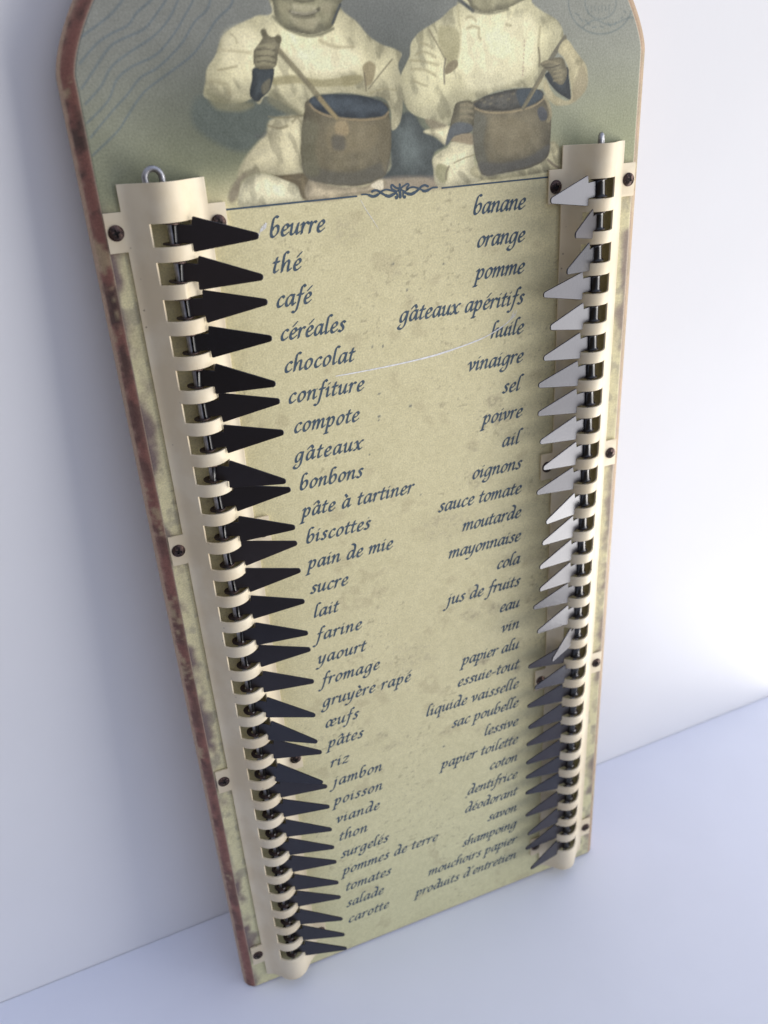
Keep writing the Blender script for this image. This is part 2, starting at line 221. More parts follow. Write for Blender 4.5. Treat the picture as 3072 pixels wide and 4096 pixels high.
('L', [(47.7, 321.12), (49.02, 319.09), (49.88, 316.28), (49.16, 314.72)], (160, 148, 110), (0.9, 0.4), 1.0, 1),
('P', [(45.51, 318.1), (47.01, 318.61), (48.57, 317.14), (48.38, 315.17), (46.6, 314.87), (45.45, 316.53)], (78, 80, 80), 0.5, 1.0, 1),
('L', [(53.85, 335.75), (50.13, 331.37), (45.83, 325.47), (40.74, 318.56)], (104, 98, 76), (1.25, 0.2), 1.0, 1),
('L', [(46.32, 325.44), (43.42, 321.73), (40.74, 318.68)], (140, 128, 92), (0.5, 0.3), 0.8, 1),
('P', [(54.37, 335.29), (58.16, 331.85), (61.42, 328.27), (62.26, 324.34), (60.76, 321.26), (56.73, 318.68), (53.13, 318.4), (50.03, 319.44), (47.3, 322.7), (47.91, 325.76), (48.86, 324.17), (51.5, 320.93), (56.51, 320.09), (55.59, 326.97), (53.92, 330.48), (51.83, 332.63)], (198, 186, 140), 0.4, 1.0, 1),
('P', [(59.85, 328.72), (62.26, 324.34), (60.76, 321.26), (57.23, 319.06), (57.53, 323.78)], (150, 138, 104), 1.3, 0.75, 1),
('P', [(47.87, 327.1), (54.76, 328.54), (55.66, 325.42), (56.56, 320.08), (54.06, 320.8), (50.93, 322.91), (48.84, 324.95)], (60, 66, 66), 0.25, 1.0, 1),
('P', [(45.97, 329.45), (49.66, 330.56), (53.16, 330.7), (54.54, 328.93), (55.1, 326.6), (53.68, 323.95), (51.11, 324.84), (48.76, 327.44)], (130, 122, 92), 0.25, 1.0, 1),
('L', [(46.71, 329.61), (49.18, 329.9), (52.21, 329.21)], (150, 138, 104), (0.5, 0.3), 0.9, 1),
('L', [(50.52, 327.33), (53.28, 327.6)], (146, 134, 98), (0.4, 0.25), 0.8, 1),
('L', [(50.56, 326.18), (53.33, 326.45)], (146, 134, 98), (0.4, 0.25), 0.8, 1),
('L', [(50.6, 325.02), (53.37, 325.29)], (146, 134, 98), (0.4, 0.25), 0.8, 1),
('L', [(47.74, 328.44), (50.23, 328.53), (52.47, 329.01)], (70, 66, 52), (0.3, 0.2), 0.9, 1),
('P', [(15.71, 310.33), (17.02, 314.7), (18.21, 318.84), (19.3, 320.98), (22.12, 321.36), (24.47, 320.78), (24.91, 317.7), (23.89, 313.5), (20.05, 312.96), (18.14, 312.5)], (120, 113, 86), 0.25, 1.0, 1),
('P', [(15.72, 310.44), (17.26, 314.88), (20.12, 316.05), (23.91, 315.05), (23.89, 313.5), (20.05, 312.96), (18.14, 312.5)], (90, 96, 98), 0.6, 0.85, 1),
('L', [(20.59, 320.3), (22.57, 320.35), (24.22, 319.95)], (146, 134, 102), (0.6, 0.4), 0.8, 1),
('L', [(20.56, 318.78), (22.54, 318.83), (24.2, 318.43)], (146, 134, 102), (0.6, 0.4), 0.8, 1),
('L', [(20.53, 317.26), (22.52, 317.3), (24.18, 316.89)], (146, 134, 102), (0.6, 0.4), 0.8, 1),
('P', [(23.29, 347.48), (23.56, 344.73), (24.8, 343.32), (27.99, 342.55), (31.68, 342.62), (35.41, 343.46), (41.03, 345.3), (41.95, 347.22)], (142, 136, 102), 0.3, 1.0, 1),
('L', [(24.8, 342.97), (27.99, 342.27), (31.68, 342.33), (35.41, 343.1)], (94, 90, 70), (0.4, 0.4), 0.8, 1),
('P', [(22.16, 346.82), (21.8, 350.89), (23.66, 355.56), (32.6, 357.87), (41.79, 355.51), (43.76, 350.69), (42.43, 346.51)], (150, 142, 108), 0.6, 1.0, 1),
('L', [(27.84, 351.52), (28.97, 351.78), (30.1, 351.5)], (60, 56, 44), (0.8, 0.3), 1.0, 1),
('L', [(36.05, 351.45), (37.2, 351.71), (38.37, 351.43)], (60, 56, 44), (0.8, 0.3), 1.0, 1),
('L', [(30.32, 347.73), (33.07, 347.35), (35.85, 347.65)], (84, 76, 58), (0.5, 0.3), 1.0, 1),
('P', [(21.0, 354.9), (19.8, 359.49), (32.6, 362.81), (46.36, 359.57), (44.61, 354.82), (32.6, 356.54)], (214, 206, 168), 0.6, 1.0, 1),
('L', [(-77.39, 339.77), (-73.27, 342.03), (-69.54, 344.3), (-66.56, 346.96), (-64.92, 349.08)], (82, 96, 104), (0.38, 0.3), 0.66, 1),
('L', [(-78.73, 334.46), (-74.5, 338.03), (-70.79, 340.13), (-66.31, 341.85), (-63.75, 344.36), (-59.94, 346.84), (-57.88, 348.99)], (82, 96, 104), (0.38, 0.3), 0.66, 1),
('L', [(-79.44, 329.19), (-74.94, 333.93), (-71.3, 337.55), (-68.08, 339.12), (-62.69, 341.02), (-58.65, 344.62), (-56.58, 346.79), (-55.35, 348.95)], (82, 96, 104), (0.38, 0.3), 0.66, 1),
('L', [(-79.3, 325.91), (-75.04, 329.37), (-71.71, 333.43), (-66.96, 336.28), (-61.34, 339.11), (-57.41, 342.0), (-54.15, 346.01), (-52.81, 348.92)], (82, 96, 104), (0.38, 0.3), 0.66, 1),
('L', [(-79.74, 321.82), (-74.0, 326.22), (-70.99, 330.72), (-67.11, 333.24), (-60.68, 335.68), (-55.59, 340.07), (-51.82, 344.48), (-50.17, 346.68), (-49.38, 348.87)], (82, 96, 104), (0.38, 0.3), 0.66, 1),
('L', [(-79.57, 318.63), (-73.62, 323.84), (-69.06, 327.53), (-65.43, 330.86), (-60.73, 332.99), (-54.74, 337.39), (-50.45, 342.2), (-46.98, 344.76), (-45.04, 348.82)], (82, 96, 104), (0.38, 0.3), 0.66, 1),
('L', [(-79.98, 314.62), (-73.21, 319.43), (-69.96, 322.84), (-65.15, 327.73), (-58.84, 331.36), (-52.5, 335.0), (-48.86, 338.35), (-45.12, 342.45), (-41.12, 345.39), (-39.75, 348.74)], (82, 96, 104), (0.38, 0.3), 0.66, 1),
('L', [(76.34, 343.9), (76.25, 342.38), (75.75, 340.93), (74.83, 339.59), (73.54, 338.42), (71.94, 337.48), (70.08, 336.8), (68.04, 336.4), (65.91, 336.31), (63.78, 336.52), (61.72, 337.02), (59.81, 337.8), (58.14, 338.8), (56.76, 340.0), (55.72, 341.35), (55.05, 342.79), (54.78, 344.28), (54.92, 345.74), (55.44, 347.14), (56.34, 348.42), (57.58, 349.53), (59.11, 350.44), (60.89, 351.12), (62.83, 351.52), (64.89, 351.66), (66.97, 351.5), (69.01, 351.06), (70.93, 350.35), (72.65, 349.4), (74.1, 348.23), (75.23, 346.9), (75.98, 345.44), (76.33, 343.93)], (92, 106, 106), (0.3, 0.3), 0.6, 1),
('L', [(70.66, 344.0), (70.56, 342.96), (70.1, 341.99), (69.32, 341.16), (68.27, 340.54), (67.02, 340.16), (65.67, 340.05), (64.3, 340.22), (63.01, 340.65), (61.9, 341.32), (61.02, 342.17), (60.45, 343.15), (60.22, 344.18), (60.34, 345.21), (60.79, 346.16), (61.56, 346.97), (62.59, 347.58), (63.8, 347.96), (65.13, 348.08), (66.48, 347.94), (67.77, 347.53), (68.9, 346.88), (69.79, 346.04), (70.39, 345.06), (70.66, 344.02)], (92, 106, 106), (0.25, 0.3), 0.55, 1),
('L', [(61.26, 343.45), (61.36, 341.62)], (96, 108, 106), (0.25, 0.2), 0.5, 1),
('L', [(62.45, 343.06), (62.52, 341.9)], (96, 108, 106), (0.25, 0.2), 0.5, 1),
('L', [(63.6, 343.4), (63.67, 342.18)], (96, 108, 106), (0.25, 0.2), 0.5, 1),
('L', [(64.8, 343.01), (64.89, 341.54)], (96, 108, 106), (0.25, 0.2), 0.5, 1),
('L', [(65.95, 343.36), (66.06, 341.83)], (96, 108, 106), (0.25, 0.2), 0.5, 1),
('L', [(67.16, 342.97), (67.22, 342.11)], (96, 108, 106), (0.25, 0.2), 0.5, 1),
('L', [(68.33, 343.31), (68.46, 341.47)], (96, 108, 106), (0.25, 0.2), 0.5, 1),
('L', [(73.56, 341.84), (74.1, 341.59)], (92, 106, 106), (0.3, 0.25), 0.55, 1),
('L', [(73.11, 340.32), (72.68, 340.01)], (92, 106, 106), (0.3, 0.25), 0.55, 1),
('L', [(70.97, 339.12), (70.7, 338.49)], (92, 106, 106), (0.3, 0.25), 0.55, 1),
('L', [(69.21, 338.3), (68.19, 339.05)], (92, 106, 106), (0.3, 0.25), 0.55, 1),
('L', [(66.66, 337.95), (65.59, 338.32)], (92, 106, 106), (0.3, 0.25), 0.55, 1),
('L', [(64.16, 338.08), (62.99, 338.05)], (92, 106, 106), (0.3, 0.25), 0.55, 1),
('L', [(62.0, 338.68), (60.51, 339.91)], (92, 106, 106), (0.3, 0.25), 0.55, 1),
('L', [(59.56, 339.71), (58.52, 340.5)], (92, 106, 106), (0.3, 0.25), 0.55, 1),
('L', [(58.46, 341.05), (57.06, 341.62)], (92, 106, 106), (0.3, 0.25), 0.55, 1),
('L', [(59.71, 338.1), (63.82, 339.85), (69.01, 338.48), (75.79, 340.19), (78.49, 339.18)], (92, 106, 106), (0.35, 0.3), 0.5, 1),
]
ORNAMENT = [(0.5, [(-10.6, 299.57), (-9.25, 299.53), (-8.37, 299.18), (-7.49, 298.75), (-6.58, 298.78), (-5.64, 299.18), (-5.07, 299.45)]), (0.9, [(-8.37, 299.18), (-7.49, 298.82), (-6.58, 298.83), (-5.83, 299.12)]), (0.75, [(-7.49, 300.08), (-6.83, 300.34), (-5.93, 300.24), (-5.06, 299.72), (-4.0, 299.04), (-2.76, 298.4), (-1.64, 298.59), (-0.41, 299.04)]), (1.0, [(-3.29, 298.65), (-2.39, 298.4), (-1.26, 298.72)]), (0.6, [(-5.07, 299.56), (-4.3, 300.02), (-3.19, 300.24), (-2.11, 299.99), (-0.84, 299.56)]), (0.5, [(-0.84, 299.56), (0.27, 299.57), (0.75, 299.9)]), (0.7, [(0.68, 300.23), (-0.23, 300.46), (-1.29, 301.3), (-1.68, 300.9), (-1.36, 300.16), (-0.46, 299.69)]), (0.6, [(1.33, 300.25), (2.19, 300.74), (3.33, 301.23), (3.78, 300.84), (3.19, 300.25), (3.44, 299.75)]), (0.75, [(0.99, 301.23), (0.99, 300.6), (0.93, 300.12)]), (0.95, [(0.95, 299.8), (1.01, 298.84), (1.01, 297.87)]), (0.6, [(-0.21, 299.26), (0.12, 298.59), (0.14, 297.95), (-0.25, 297.66), (-0.43, 298.08)]), (0.6, [(2.03, 299.47), (1.89, 298.6), (1.95, 297.95), (2.3, 297.68), (2.56, 297.98)]), (1.0, [(-0.24, 297.79), (-0.17, 297.79)]), (1.0, [(2.22, 297.77), (2.33, 297.79)]), (0.5, [(1.4, 299.92), (1.94, 299.48), (2.67, 299.26)]), (0.75, [(2.28, 299.02), (3.2, 298.62), (4.31, 298.36), (5.64, 298.76), (6.81, 299.46), (7.78, 300.18), (8.74, 300.39), (9.67, 300.03)]), (1.0, [(3.38, 298.55), (4.5, 298.37), (5.45, 298.69)]), (0.6, [(2.96, 299.47), (3.83, 300.04), (5.15, 300.21), (6.45, 299.82), (7.55, 299.32)]), (0.6, [(7.55, 299.32), (8.67, 298.79), (9.62, 298.9), (10.59, 299.33), (11.36, 299.53), (12.6, 299.49)]), (0.9, [(8.11, 298.95), (8.86, 298.8), (9.82, 299.01)])]
SCRATCHES = [(0.5, [(-22.8, 249.37), (-15.53, 249.41), (-3.59, 249.73), (8.7, 250.47), (18.16, 251.77), (26.51, 253.4), (32.36, 255.44), (36.28, 257.48), (38.36, 259.5)]), (0.16, [(-11.12, 298.35), (-9.71, 295.59), (-7.74, 292.49), (-6.15, 289.88)]), (0.2, [(36.93, 258.55), (37.71, 259.59), (38.35, 260.93)]), (0.2, [(37.46, 258.18), (38.63, 259.17), (39.14, 260.83)])]
SCRIBBLE = [(0.17, [(-41.89, 291.17), (-41.27, 292.42), (-41.05, 291.83), (-40.32, 293.54), (-40.33, 292.7), (-39.84, 294.15), (-39.91, 292.84), (-39.28, 294.56), (-39.41, 293.17), (-38.84, 294.89), (-39.02, 293.41), (-38.55, 294.77)])]
# ------------------------------------------------------------------ helpers
def lin(c):
    c = np.asarray(c, float) / 255.0
    return np.where(c <= 0.04045, c / 12.92, ((c + 0.055) / 1.055) ** 2.4)

def mesh_from(name, verts, faces, smooth=False, sharp=None):
    me = bpy.data.meshes.new(name)
    me.from_pydata([tuple(v) for v in verts], [], faces)
    me.validate()
    if smooth:
        me.polygons.foreach_set('use_smooth', [True] * len(me.polygons))
        if sharp is not None:
            me.set_sharp_from_angle(angle=R(sharp))
    me.update()
    return me

def quad_mesh(name, verts, quads, smooth=True):
    """fast path for big all-quad grids (numpy arrays)"""
    me = bpy.data.meshes.new(name)
    nv, nq = len(verts), len(quads)
    me.vertices.add(nv); me.vertices.foreach_set('co', np.asarray(verts, np.float32).ravel())
    me.loops.add(nq * 4); me.loops.foreach_set('vertex_index', np.asarray(quads, np.int32).ravel())
    me.polygons.add(nq); me.polygons.foreach_set('loop_start', np.arange(0, nq * 4, 4, dtype=np.int32))
    me.polygons.foreach_set('use_smooth', np.full(nq, smooth))
    me.update(calc_edges=True)
    return me

def set_colour(me, rgb):
    a = me.color_attributes.new('print', 'FLOAT_COLOR', 'POINT')
    rgba = np.ones((len(rgb), 4), np.float32); rgba[:, :3] = rgb
    a.data.foreach_set('color', rgba.ravel())

def link(name, me, mat, parent=None, loc=(0, 0, 0), label=None):
    o = bpy.data.objects.new(name, me)
    COL.objects.link(o)
    if mat is not None and len(me.materials) == 0:
        me.materials.append(mat)
    o.parent = parent
    o.location = loc
    if label: o['label'] = label
    return o

def copy_of(src, parent, loc):
    c = src.copy(); COL.objects.link(c); c.parent = parent; c.location = loc
    return c

rng = np.random.default_rng(7)
LAT = rng.random((256, 256))
def vnoise(x, y, seed=0):
    x = np.asarray(x, float) + seed * 17.37; y = np.asarray(y, float) + seed * 9.71
    xi, yi = np.floor(x).astype(int), np.floor(y).astype(int)
    fx, fy = x - xi, y - yi
    fx, fy = fx * fx * (3 - 2 * fx), fy * fy * (3 - 2 * fy)
    g = lambda a, b: LAT[a & 255, b & 255]
    return (g(xi, yi) * (1 - fx) + g(xi + 1, yi) * fx) * (1 - fy) + (g(xi, yi + 1) * (1 - fx) + g(xi + 1, yi + 1) * fx) * fy
def fbm(x, y, seed=0, oct=4):
    s, a, t = 0, 1, 0
    for i in range(oct):
        s = s + a * vnoise(x * 2 ** i, y * 2 ** i, seed + i * 3); t += a; a *= 0.5
    return s / t
def sstep(a, b, x):
    t = np.clip((x - a) / (b - a), 0, 1)
    return t * t * (3 - 2 * t)

# ------------------------------------------------------------------ materials
def nodes_of(name):
    m = bpy.data.materials.new(name); m.use_nodes = True
    nt = m.node_tree
    return m, nt, nt.nodes['Principled BSDF']

def noise_mix(nt, c1, c2, scale, detail=4, lo=0.4, hi=0.6, coord='Object'):
    t = nt.nodes.new('ShaderNodeTexCoord'); n = nt.nodes.new('ShaderNodeTexNoise')
    n.inputs['Scale'].default_value = scale; n.inputs['Detail'].default_value = detail
    r = nt.nodes.new('ShaderNodeValToRGB')
    r.color_ramp.elements[0].position, r.color_ramp.elements[1].position = lo, hi
    r.color_ramp.elements[0].color, r.color_ramp.elements[1].color = (*c1, 1), (*c2, 1)
    nt.links.new(t.outputs[coord], n.inputs['Vector']); nt.links.new(n.outputs['Fac'], r.inputs['Fac'])
    return r.outputs['Color'], n.outputs['Fac'], t

def add_bump(nt, bsdf, scale, strength, dist, detail=2):
    t = nt.nodes.new('ShaderNodeTexCoord'); n = nt.nodes.new('ShaderNodeTexNoise')
    n.inputs['Scale'].default_value = scale; n.inputs['Detail'].default_value = detail
    b = nt.nodes.new('ShaderNodeBump'); b.inputs['Strength'].default_value = strength; b.inputs['Distance'].default_value = dist
    nt.links.new(t.outputs['Object'], n.inputs['Vector']); nt.links.new(n.outputs['Fac'], b.inputs['Height'])
    nt.links.new(b.outputs['Normal'], bsdf.inputs['Normal'])

def simple(name, c1, c2, scale, rough, metal=0.0, bump=None, lo=.4, hi=.6, spec=.5):
    m, nt, b = nodes_of(name)
    col, fac, _ = noise_mix(nt, c1, c2, scale, 4, lo, hi)
    nt.links.new(col, b.inputs['Base Color'])
    b.inputs['Roughness'].default_value = rough; b.inputs['Metallic'].default_value = metal
    b.inputs['Specular IOR Level'].default_value = spec
    if bump: add_bump(nt, b, *bump)
    return m

def print_material():
    m, nt, b = nodes_of('printed_film')
    a = nt.nodes.new('ShaderNodeAttribute'); a.attribute_name = 'print'
    # fine printed grain
    t = nt.nodes.new('ShaderNodeTexCoord'); n = nt.nodes.new('ShaderNodeTexNoise')
    n.inputs['Scale'].default_value = 1900; n.inputs['Detail'].default_value = 2
    mr = nt.nodes.new('ShaderNodeMapRange')
    mr.inputs['From Min'].default_value, mr.inputs['From Max'].default_value = .25, .75
    mr.inputs['To Min'].default_value, mr.inputs['To Max'].default_value = .85, 1.15
    vm = nt.nodes.new('ShaderNodeVectorMath'); vm.operation = 'SCALE'
    nt.links.new(t.outputs['Object'], n.inputs['Vector']); nt.links.new(n.outputs['Fac'], mr.inputs['Value'])
    nt.links.new(a.outputs['Color'], vm.inputs[0]); nt.links.new(mr.outputs['Result'], vm.inputs['Scale'])
    nt.links.new(vm.outputs['Vector'], b.inputs['Base Color'])
    b.inputs['Roughness'].default_value = .55; b.inputs['Specular IOR Level'].default_value = .3
    add_bump(nt, b, 1400, .25, .0002, 3)
    return m

M_PRINT = print_material()
M_INK = simple('slate_blue_ink', (.066, .098, .128), (.090, .122, .152), 500, .6, spec=.2)
M_SCRATCH = simple('bare_scratch', (.70, .69, .66), (.88, .87, .85), 900, .6)
M_CREAM = simple('cream_enamel', (.725, .61, .415), (.79, .69, .50), 70, .46, bump=(900, .14, .0002, 2), spec=.32)
def vary(m, c1, c2, r1, r2):
    """each copy a little different: colour and gloss from the object's own random number"""
    nt = m.node_tree; b = nt.nodes['Principled BSDF']
    oi = nt.nodes.new('ShaderNodeObjectInfo'); rp = nt.nodes.new('ShaderNodeValToRGB')
    rp.color_ramp.elements[0].color, rp.color_ramp.elements[1].color = (*c1, 1), (*c2, 1)
    mx = nt.nodes.new('ShaderNodeMixRGB'); mx.blend_type = 'MIX'; mx.inputs['Fac'].default_value = .7
    old = b.inputs['Base Color'].links[0].from_socket
    nt.links.new(oi.outputs['Random'], rp.inputs['Fac']); nt.links.new(old, mx.inputs['Color1']); nt.links.new(rp.outputs['Color'], mx.inputs['Color2'])
    nt.links.new(mx.outputs['Color'], b.inputs['Base Color'])
    mr = nt.nodes.new('ShaderNodeMapRange'); mr.inputs['To Min'].default_value, mr.inputs['To Max'].default_value = r1, r2
    nt.links.new(oi.outputs['Random'], mr.inputs['Value']); nt.links.new(mr.outputs['Result'], b.inputs['Roughness'])
    return m
M_TAB = simple('black_enamel', TAB_C1, TAB_C2, 60, TAB_ROUGH, TAB_METAL, bump=(1100, .22, .00012, 3), spec=TAB_SPEC)
M_TAB.node_tree.nodes['Principled BSDF'].inputs['Specular Tint'].default_value = (.86, .88, 1.0, 1)
M_BARREL = simple('gloss_black_enamel', (.006, .006, .007), (.009, .009, .010), 60, .2, 0.0, spec=.6)
M_STEEL = simple('galvanised_steel', (.33, .33, .345), (.47, .47, .485), 700, .48, 1.0)
M_EAR = simple('rusty_dark_metal', (.030, .026, .026), (.10, .062, .052), 260, .5, .5, lo=.42, hi=.62)
M_SCREW = simple('browned_screw', (.045, .032, .030), (.12, .075, .062), 900, .42, .75, bump=(1500, .3, .0002, 3))
M_DARK = simple('screw_recess', (.010, .008, .008), (.025, .018, .016), 900, .8)
M_WALL = simple('white_wall_paint', WALL_C, tuple(c * 1.02 for c in WALL_C), 12, .75, bump=(260, .05, .0006, 3), spec=.2)
M_TABLE = simple('white_table_top', TABLE_C, tuple(c * 1.02 for c in TABLE_C), 18, .5, bump=(400, .03, .0004, 2), spec=.25)

vary(M_TAB, (.006, .006, .009), (.018, .012, .012), .26, .38)
def specks(m, dark, scale, size):
    """a few tiny dust specks and scuffs on a plain surface"""
    nt = m.node_tree; b = nt.nodes['Principled BSDF']
    t = nt.nodes.new('ShaderNodeTexCoord'); v = nt.nodes.new('ShaderNodeTexVoronoi'); v.inputs['Scale'].default_value = scale
    n = nt.nodes.new('ShaderNodeTexNoise'); n.inputs['Scale'].default_value = scale * 14
    mr = nt.nodes.new('ShaderNodeMapRange'); mr.inputs['From Min'].default_value, mr.inputs['From Max'].default_value = size, size * .4
    sp = nt.nodes.new('ShaderNodeSeparateColor'); gt = nt.nodes.new('ShaderNodeMath'); gt.operation = 'GREATER_THAN'; gt.inputs[1].default_value = .62
    mu = nt.nodes.new('ShaderNodeMath'); mu.operation = 'MULTIPLY'; mu2 = nt.nodes.new('ShaderNodeMath'); mu2.operation = 'MULTIPLY'
    mx = nt.nodes.new('ShaderNodeMixRGB'); mx.inputs['Color2'].default_value = (*dark, 1)
    old = b.inputs['Base Color'].links[0].from_socket
    for a, c in ((t.outputs['Object'], v.inputs['Vector']), (t.outputs['Object'], n.inputs['Vector']), (v.outputs['Distance'], mr.inputs['Value']),
                 (v.outputs['Color'], sp.inputs['Color']), (sp.outputs['Red'], gt.inputs[0]), (mr.outputs['Result'], mu.inputs[0]), (gt.outputs['Value'], mu.inputs[1]),
                 (mu.outputs['Value'], mu2.inputs[0]), (n.outputs['Fac'], mu2.inputs[1]), (mu2.outputs['Value'], mx.inputs['Fac']), (old, mx.inputs['Color1']), (mx.outputs['Color'], b.inputs['Base Color'])):
        nt.links.new(a, c)
specks(M_CREAM, (.12, .075, .05), 230, .085)
specks(M_WALL, (.30, .28, .27), 28, .018)
specks(M_TABLE, (.30, .29, .32), 34, .020)

# ------------------------------------------------------------------ the setting
def box(name, x0, x1, y0, y1, z0, z1, mat):
    v = [(x, y, z) for x in (x0, x1) for y in (y0, y1) for z in (z0, z1)]
    f = [(0, 1, 3, 2), (4, 6, 7, 5), (0, 4, 5, 1), (2, 3, 7, 6), (0, 2, 6, 4), (1, 5, 7, 3)]
    o = link(name, mesh_from(name, v, f), mat); o['kind'] = 'structure'
    return o
WALL_Y = 0.0407
box('table', -0.9, 0.25, -0.25, WALL_Y - 0.0003, -0.03, 0.0, M_TABLE)
box('wall', -1.3, 1.5, WALL_Y, WALL_Y + 0.1, -0.95, 1.4, M_WALL)

# ------------------------------------------------------------------ the board: root and panel
board = bpy.data.objects.new('shopping_list_board', None)
COL.objects.link(board)
board.matrix_world = BOARD_M
board.empty_display_size = .05
board['label'] = 'tall wooden shopping list board with two columns of French words and rows of pointer tabs'
board['category'] = 'memo board'

TOP = 409.0
SHOULDER = 331.5
def half_width(y):
    t = np.clip((y - SHOULDER) / (TOP + 3 - SHOULDER), 0, 1)
    return 80.35 * (1 - t ** 1.45)
FLOOR_TONE = np.array((150, 136, 112.))

def seg_dist(px, py, a, b):
    ax, ay = a; bx, by = b
    dx, dy = bx - ax, by - ay
    L = dx * dx + dy * dy + 1e-9
    t = np.clip(((px - ax) * dx + (py - ay) * dy) / L, 0, 1)
    return np.hypot(px - ax - t * dx, py - ay - t * dy)

def catmull(pts, closed, n=5):
    p = np.array(pts, float); N = len(p); out = []
    rngi = range(N) if closed else range(N - 1)
    for i in rngi:
        if closed:
            p0, p1, p2, p3 = p[(i - 1) % N], p[i], p[(i + 1) % N], p[(i + 2) % N]
        else:
            p0, p1, p2, p3 = p[max(i - 1, 0)], p[i], p[i + 1], p[min(i + 2, N - 1)]
        for k in range(n):
            t = k / n
            out.append(.5 * ((2 * p1) + (-p0 + p2) * t + (2 * p0 - 5 * p1 + 4 * p2 - p3) * t * t + (-p0 + 3 * p1 - 3 * p2 + p3) * t ** 3))
    if not closed: out.append(p[-1])
    return np.array(out)

def poly_sd(px, py, P):
    d = np.full(px.shape, 1e9); inside = np.zeros(px.shape, bool)
    n = len(P)
    for i in range(n):
        a, b = P[i], P[(i + 1) % n]
        d = np.minimum(d, seg_dist(px, py, a, b))
        c = (a[1] > py) != (b[1] > py)
        with np.errstate(divide='ignore', invalid='ignore'):
            xi = (b[0] - a[0]) * (py - a[1]) / (b[1] - a[1] + 1e-12) + a[0]
        inside ^= c & (px < xi)
    return np.where(inside, -d, d)

SPOTS = [(-2.4, 279.9, .42), (1.7, 271.7, .5), (14.1, 278.0, .36), (-9.3, 241.4, .4), (1.0, 235.6, .6), (-9.8, 234.1, .5), (-9.9, 233.0, .4),
         (-10.6, 256.5, .35), (-7.1, 256.1, .4), (8.1, 93.0, .65), (-14, 222, .35), (3, 204, .3), (-33, 246.3, .35), (-29, 246.5, .35), (17.5, 62, .6), (-16, 200, .3)]
# scuffed, speckled patches: x, y, half width, half height, strength
SMUDGES = [(22.2, 159.8, 4.5, 4.0, .8), (21.6, 151.1, 5.5, 3.0, .7), (30.7, 151.0, 3.5, 3.5, .75), (26.5, 128.6, 3.6, 2.2, 1.0), (41, 119.5, 2.5, 2.5, .6),
           (8.8, 99.8, 3.6, 1.3, .85), (30.7, 231.5, 5.5, 3.2, .7), (34.4, 224.1, 5.0, 3.5, .6), (22.8, 217.2, 3.2, 2.8, .7), (-16.8, 108.3, 3.0, 1.8, .75),
           (-22, 106.5, 4.5, 1.6, .6), (-13, 101.7, 5.5, 2.0, .5), (2.2, 268.8, 2.2, 2.6, .5), (-2.0, 276.8, 2.6, 2.0, .5), (12, 190, 12, 9, .4), (-2, 140, 14, 8, .35),
           (28, 95, 9, 5, .4), (-18, 290, 8, 5, .3), (-64, 250, 6, 30, .3), (24, 205, 6, 4, .55)]
